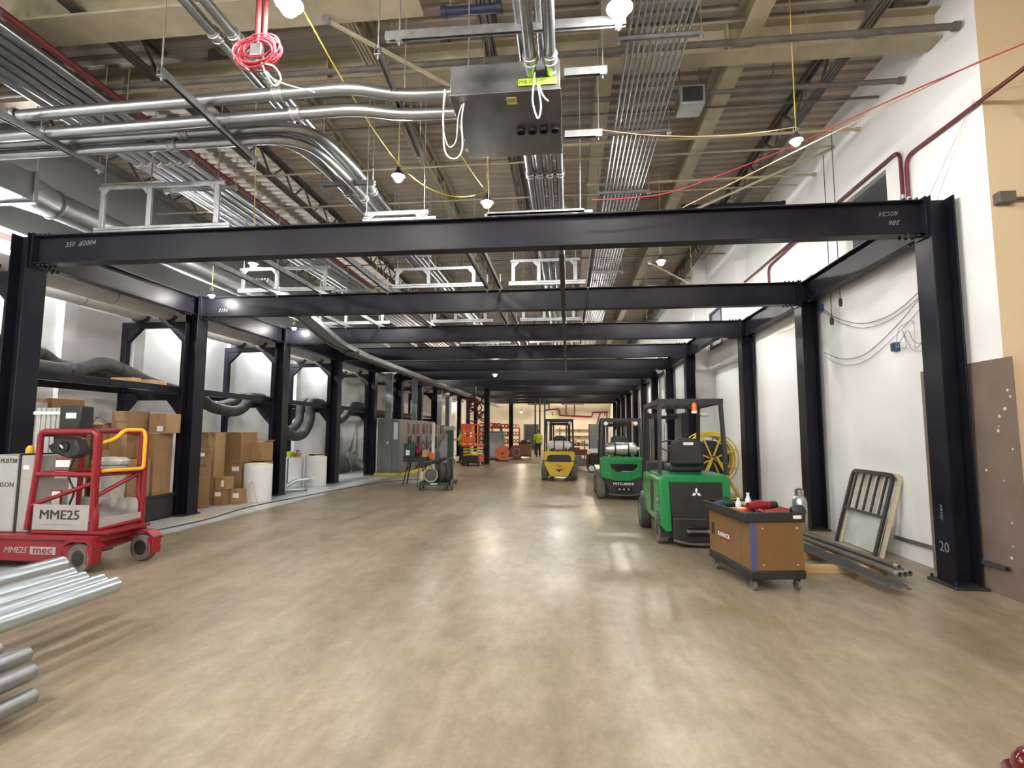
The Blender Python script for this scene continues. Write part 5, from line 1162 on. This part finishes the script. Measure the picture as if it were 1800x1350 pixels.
for z in (1.5, 2.0):
    MB().box(-.42, .42, -.95, -.91, z, z+.045).box(-.42, .42, .91, .95, z, z+.045).box(-.42, -.38, -.91, .91, z, z+.045).box(.38, .42, -.91, .91, z, z+.045).build('guard_rail', 'orange', t)
for x in (-.40, -.13, .13, .40):
    for y in (-.93, .93): MB().box(x-.02, x+.02, y-.02, y+.02, 1.05, 2.0).build('rail_post', 'orange', t)
MB().box(-.40, .10, -.97, -.951, 1.62, 2.0).build('entry_panel', 'orange', t); MB().box(-.30, .28, -.97, -.951, 1.08, 1.42).build('entry_panel', 'orange', t); text('panel_lettering', 'LIFT', .10, 'ink', t, (-.1, -.972, 1.8))
t = thing('cable_bundle', 'hanging bundle of dark red cable coils above the orange scissor lift', 'cable bundle', (-4.9, 27.6, 3.0))
rnd = random.Random(11)
for i in range(12): MB().ring((rnd.uniform(-.25, .45), rnd.uniform(-.2, .2), rnd.uniform(-.55, .45)), (rnd.uniform(-.5, .5), 1, rnd.uniform(-.4, .4)), rnd.uniform(.15, .32), .035, 18, 6).build('loop', 'red_dull' if i % 2 else 'dark_red_pipe', t)
MB().cyl((0, 0, .3), (0, 0, 3.95), .02, seg=6).build('hanger', 'rod', t); MB().cyl((.55, 0, -.6), (.55, 0, .95), .012, seg=6).build('rope', 'yellow_wire', t)
def red_reel(loc, r, label, m_='orange'):
    t = thing('cable_reel', label, 'cable reel', loc, R(10), 'red cable reels on the floor')
    for y in (-.16, .16): MB().lathe([(r*.15, -.015), (r, -.015), (r, .015), (r*.15, .015)], (0, y, r+.06), (0, 1, 0), 26).build('flange', m_ if y < 0 else 'red_dull', t)
    MB().lathe([(r*.78, -.14), (r*.78, .14)], (0, 0, r+.06), (0, 1, 0), 24).build('winding', 'red_dull', t); MB().cyl((0, -.2, r+.06), (0, .2, r+.06), r*.16, seg=12).build('core', 'black', t)
    MB().box(-r*.9, r*.9, -.20, -.17, 0, .06).box(-r*.9, r*.9, .17, .20, 0, .06).box(-r*.8, -r*.7, -.17, .17, 0, .05).box(r*.7, r*.8, -.17, .17, 0, .05).build('cradle', 'black', t)
    MB().ring((0, -.176, r+.06), (0, 1, 0), r*.55, .03, 22, 6).build('face_ring', 'grey_panel', t)
red_reel((-3.72, 29.6, 0), .40, 'red cable reel on the floor beside the mid hall column')
red_reel((-3.12, 31.6, 0), .40, 'duller red cable reel behind the first one', 'red_dull')
t = thing('toolbox_cart', 'brown toolbox cart far down the hall beside the red reels', 'cart', (-2.72, 33.4, 0))
MB().box(-.36, .36, -.3, .3, .2, .95).build('body', 'brown_cart', t, bevel=.01); MB().box(-.38, .38, -.32, .32, .12, .2).build('base_tray', 'black', t); MB().box(-.40, .40, -.34, .34, .95, 1.02).build('top_tray', 'black', t); MB().ball((-.1, 0, 1.08), .14, 10, (1.4, 1, .6)).build('clutter', 'black', t); MB().box(.1, .3, -.15, .15, 1.02, 1.14).build('clutter', 'grey_light', t)
for x in (-.3, .3):
    for y in (-.24, .24): caster(t, x, y, .12, .05)
t = thing('grey_cabinet', 'grey metal cabinet behind the mid hall column', 'cabinet', (-4.3, 31.2, 0)); MB().box(-.5, .5, -.4, .4, .1, 1.7).build('body', 'grey_panel', t, bevel=.01); MB().box(-.44, .44, -.415, -.40, .2, 1.6).build('door', 'grey_light', t, bevel=.004); MB().box(-.4, .4, -.35, .35, 0, .1).build('plinth', 'red_dull', t)
rnd = random.Random(21)
for j, (x, y, m_) in enumerate(((-5.0, 33.5, 'red_dull'), (-4.6, 36.5, 'orange'), (-4.4, 40.0, 'orange'), (-5.6, 38.5, 'red_dull'))):
    t = thing('fitting_rack', f'far rack crowded with red and orange fittings at left, {ORD[j]} down the hall', 'rack', (x, y, 0), 0, 'red fitting racks far left')
    for sx in (-.7, .7):
        for sy in (-.3, .3): MB().box(sx-.03, sx+.03, sy-.03, sy+.03, 0, 2.0).build('upright', m_, t)
    for z in (.25, .8, 1.35, 1.9):
        MB().box(-.73, .73, -.33, .33, z, z+.04).build('shelf', m_, t)
        for i in range(6):
            xx = -.55 + .22*i; MB().ring((xx, rnd.uniform(-.2, 0), z+.04+.15), (rnd.uniform(-.6, .6), 1, 0), .12, .03, 14, 6).build('fitting', rnd.choice(['red', 'orange', 'red_dull', 'dark_red_pipe']), t)
# machine with white wheels and shelf cart near the far right
t = thing('welding_machine', 'tall grey and red wheeled machine between the yellow and green forklifts', 'machine', (1.20, 22.4, 0))
MB().box(-.32, .30, -.25, .35, .95, 2.0).build('cabinet', 'grey_panel', t, bevel=.02); MB().box(-.34, -.32, -.26, .36, .95, 2.0).build('side_plate', 'red_dull', t); MB().box(-.32, .30, -.26, -.25, .80, .98).build('name_band', 'white', t); MB().box(-.32, .30, -.262, -.26, .74, .80).build('band', 'red', t)
MB().box(-.35, .35, -.3, .5, .32, .74).build('engine_bay', 'black', t, bevel=.02); MB().box(-.45, -.38, -.3, .3, .15, .75).build('drawbar', 'red', t, bevel=.01); MB().lathe([(.03, 0), (.02, .01)], (0, -.251, 1.4), (0, -1, 0), 10).build('knob', 'silver', t)
for x in (-.26, .30): wheel(t, (x, -.34, .17), .17, .10, (0, 1, 0), 'rubber', 'white', hubr=.7)
for x in (-.26, .30): wheel(t, (x, .54, .17), .17, .10, (0, 1, 0), 'rubber', 'white', hubr=.7)
for i, (x, y) in enumerate(((.62, 23.5), (.35, 26.5))):
    t = thing('shelf_cart', ('dark shelf cart with clutter right of the yellow forklift', 'second dark shelf cart behind the first one')[i], 'cart', (x, y, 0), 0, 'dark shelf carts')
    for sx in (-.45, .45):
        for sy in (-.3, .3): MB().box(sx-.02, sx+.02, sy-.02, sy+.02, .12, 1.25).build('upright', 'dark_steel', t); caster(t, sx*.95, sy, .12, .05, 'rubber')
    for z in (.2, .65, 1.05): MB().box(-.48, .48, -.33, .33, z, z+.03).build('shelf', 'dark_steel', t)
    for q in range(5): MB().box(-.4+.17*q, -.28+.17*q, -.2, .1, 1.08, 1.16+.05*(q % 3)).build('clutter', ('black', 'red_dull', 'plywood', 'grey_panel', 'dark_steel')[q], t)
    MB().box(-.35, .3, -.2, .2, .23, .5).build('crate', 'grey_panel', t); MB().box(-.35, .2, -.2, .2, .68, .9).build('crate', 'red_dull', t)
# far wall red pipework and shelves
t = thing('red_pipework', 'red sprinkler pipework zigzagging across the far wall', 'pipe', (1.0, 49.8, 3.5))
MB().tube(fillet([(-2.2, 49.85, 3.75), (-.9, 49.85, 3.85), (-.8, 49.85, 3.25), (2.2, 49.85, 3.1), (2.3, 49.85, 3.5), (3.7, 49.85, 3.55)], .1), .07, 8).build('main', 'red', t, world=True)
for a, b_ in (((-1.8, 3.8), (-1.8, 4.9)), ((-.2, 3.25), (-.2, 4.2)), ((.6, 3.2), (.6, 4.4)), ((3.0, 3.5), (2.6, 2.2)), ((3.6, 3.55), (3.6, 2.3)), ((2.4, 2.25), (3.8, 2.25))): MB().tube([(a[0], 49.85, a[1]), (b_[0], 49.85, b_[1])], .06, 8).build('branch', 'red', t, world=True)
for x in (-1.5, .6, 3.4): MB().box(x-.03, x+.03, 49.85, 49.995, 3.2, 3.6).build('bracket', 'dark_steel', t, world=True)
for i, z in enumerate((1.3, 1.9)):
    t = thing('wall_shelf', ('lower', 'upper')[i] + ' thin shelf on the far wall behind the yellow forklift', 'shelf', (1.0, 49.7, z), 0, 'shelves on the far wall'); MB().box(-2.2, 2.2, -.2, .29, 0, .04).build('board', 'wood', t)
    for x in (-1.8, 0, 1.8): MB().prism([(.29, 0), (-.1, 0), (.29, -.25)], 'x', x-.02, x+.02).build('bracket', 'black', t)
for i, (x, z) in enumerate(((.4, 4.3), (2.6, 4.4), (-2.6, 4.3))):
    t = thing('ceiling_duct', ('middle', 'right', 'left')[i] + ' grey duct crossing before the far wall', 'duct', (x, 47, z), 0, 'ducts at the far end'); MB().tube([(-1.0, 0, 0), (1.0, 0, 0)], .22, 16).build('tube', 'duct', t); MB().cyl((0, 0, .22), (0, 0, 2.4), .015, seg=6).build('hanger_rod', 'rod', t); MB().ring((.5, 0, 0), (1, 0, 0), .225, .015, 18, 5).build('seam', 'galv', t)
# hard red cap at lower right
t = thing('red_dome', 'shiny dark red dome at the bottom right corner of the photo', 'hard hat', (2.255, 2.93, 0))
MB().lathe([(.115, .012), (.118, .03), (.112, .07), (.085, .11), (.045, .13), (.005, .135)], (0, 0, 0), seg=28).build('shell', 'dome_red', t); MB().lathe([(.11, 0), (.15, .004), (.152, .010), (.116, .016)], (0, 0, 0), seg=28).build('brim', 'dome_red', t)
# ------------------------------------------------------------------ people
def person(loc, rz, label, top_m, walk=.22, reach=False):
    t = thing('person', label, 'person', loc, rz, None)
    H = lambda *p: Vector(p)
    def body(parts, name, m_, parent, vox=.022):
        b = MB()
        for pts, rs in parts: b.tube(spline(pts, 4) if len(pts) > 2 else pts, rs if len(pts) == 2 else [rs[min(int(i/4), len(rs)-1)] + (rs[min(int(i/4)+1, len(rs)-1)]-rs[min(int(i/4), len(rs)-1)])*((i % 4)/4) for i in range(4*(len(pts)-1)+1)], 10)
        for pts, rs in parts:
            for p, r in zip(pts, rs): b.ball(p, r, 10)
        o = b.build(name, m_, parent)
        md = o.modifiers.new('remesh', 'REMESH'); md.mode = 'VOXEL'; md.voxel_size = vox; md.use_smooth_shade = True
        return o
    w = walk
    legs = [([(s*.09, 0, .92), (s*.10, s*w*.5-.02, .50), (s*.10, s*w-.06*(s < 0), .09)], [.088, .062, .045]) for s in (-1, 1)]
    feet = [([(s*.10, s*w-.06*(s < 0)-.03, .045), (s*.11, s*w+.15-.06*(s < 0), .035)], [.045, .035]) for s in (-1, 1)]
    if reach: arms = [([(s*.19, 0, 1.42), (s*.24, .14, 1.22), (s*.16, .38, 1.25)], [.055, .042, .034]) for s in (-1, 1)]
    else: arms = [([(s*.19, 0, 1.42), (s*.25, -s*.10-.02, 1.14), (s*.24, -s*.14+.08, .90)], [.055, .042, .034]) for s in (-1, 1)]
    torso = [([(0, 0, .93), (0, 0, 1.10), (0, .0, 1.30), (0, 0, 1.42)], [.13, .125, .145, .11]), ([(-.16, 0, 1.42), (.16, 0, 1.42)], [.06, .06])]
    head = [([(0, .0, 1.45), (0, .01, 1.56)], [.05, .055]), ([(0, .02, 1.62), (0, .015, 1.68)], [.082, .09]), ([(0, .10, 1.61), (0, .105, 1.62)], [.016, .014]), ([(-.085, .01, 1.63), (.085, .01, 1.63)], [.02, .02])]
    hands = []
    for (p, r) in arms:
        e = Vector(p[-1]); d = (e - Vector(p[1])).normalized()
        hands += [([e, e + d*.08], [.034, .03])] + [([e + d*.06 + Vector((q*.018, 0, 0)), e + d*(.13 + .02*(1-abs(q)/2)) + Vector((q*.02, .02, 0))], [.011, .009]) for q in (-1.5, -.5, .5, 1.5)] + [([e + d*.02, e + d*.07 + Vector((0, .05, 0))], [.012, .01])]
    body(legs + feet + torso + arms + head + hands, 'body', 'skin', t, .016)
    body([(p, [q+.016 for q in r]) for p, r in legs] + [([(0, 0, .90), (0, 0, .99)], [.145, .145])], 'trousers', 'navy', t)
    body([(p, [q+.02 for q in r]) for p, r in torso] + [(p[:2], [q+.02 for q in r[:2]]) for p, r in arms], 'shirt', top_m, t)
    for p, r in feet: body([(p, [q+.016 for q in r])], 'boot', 'boot', t)
    MB().lathe([(.135, 1.695), (.105, 1.70), (.102, 1.74), (.08, 1.79), (.03, 1.81)], (0, .015, 0), seg=18).build('hard_hat', 'hat', t)
    return t
person((-2.02, 35.5, 0), R(4), 'person in a lime top and dark trousers walking away far down the hall', 'lime')
person((-5.75, 27.9, 0), R(95), 'person in a lime vest working at the grey cabinets', 'lime', .05, True)
person((-5.42, 27.0, 0), R(80), 'person in an orange vest standing beside the orange scissor lift', 'vest_orange', .06, True)
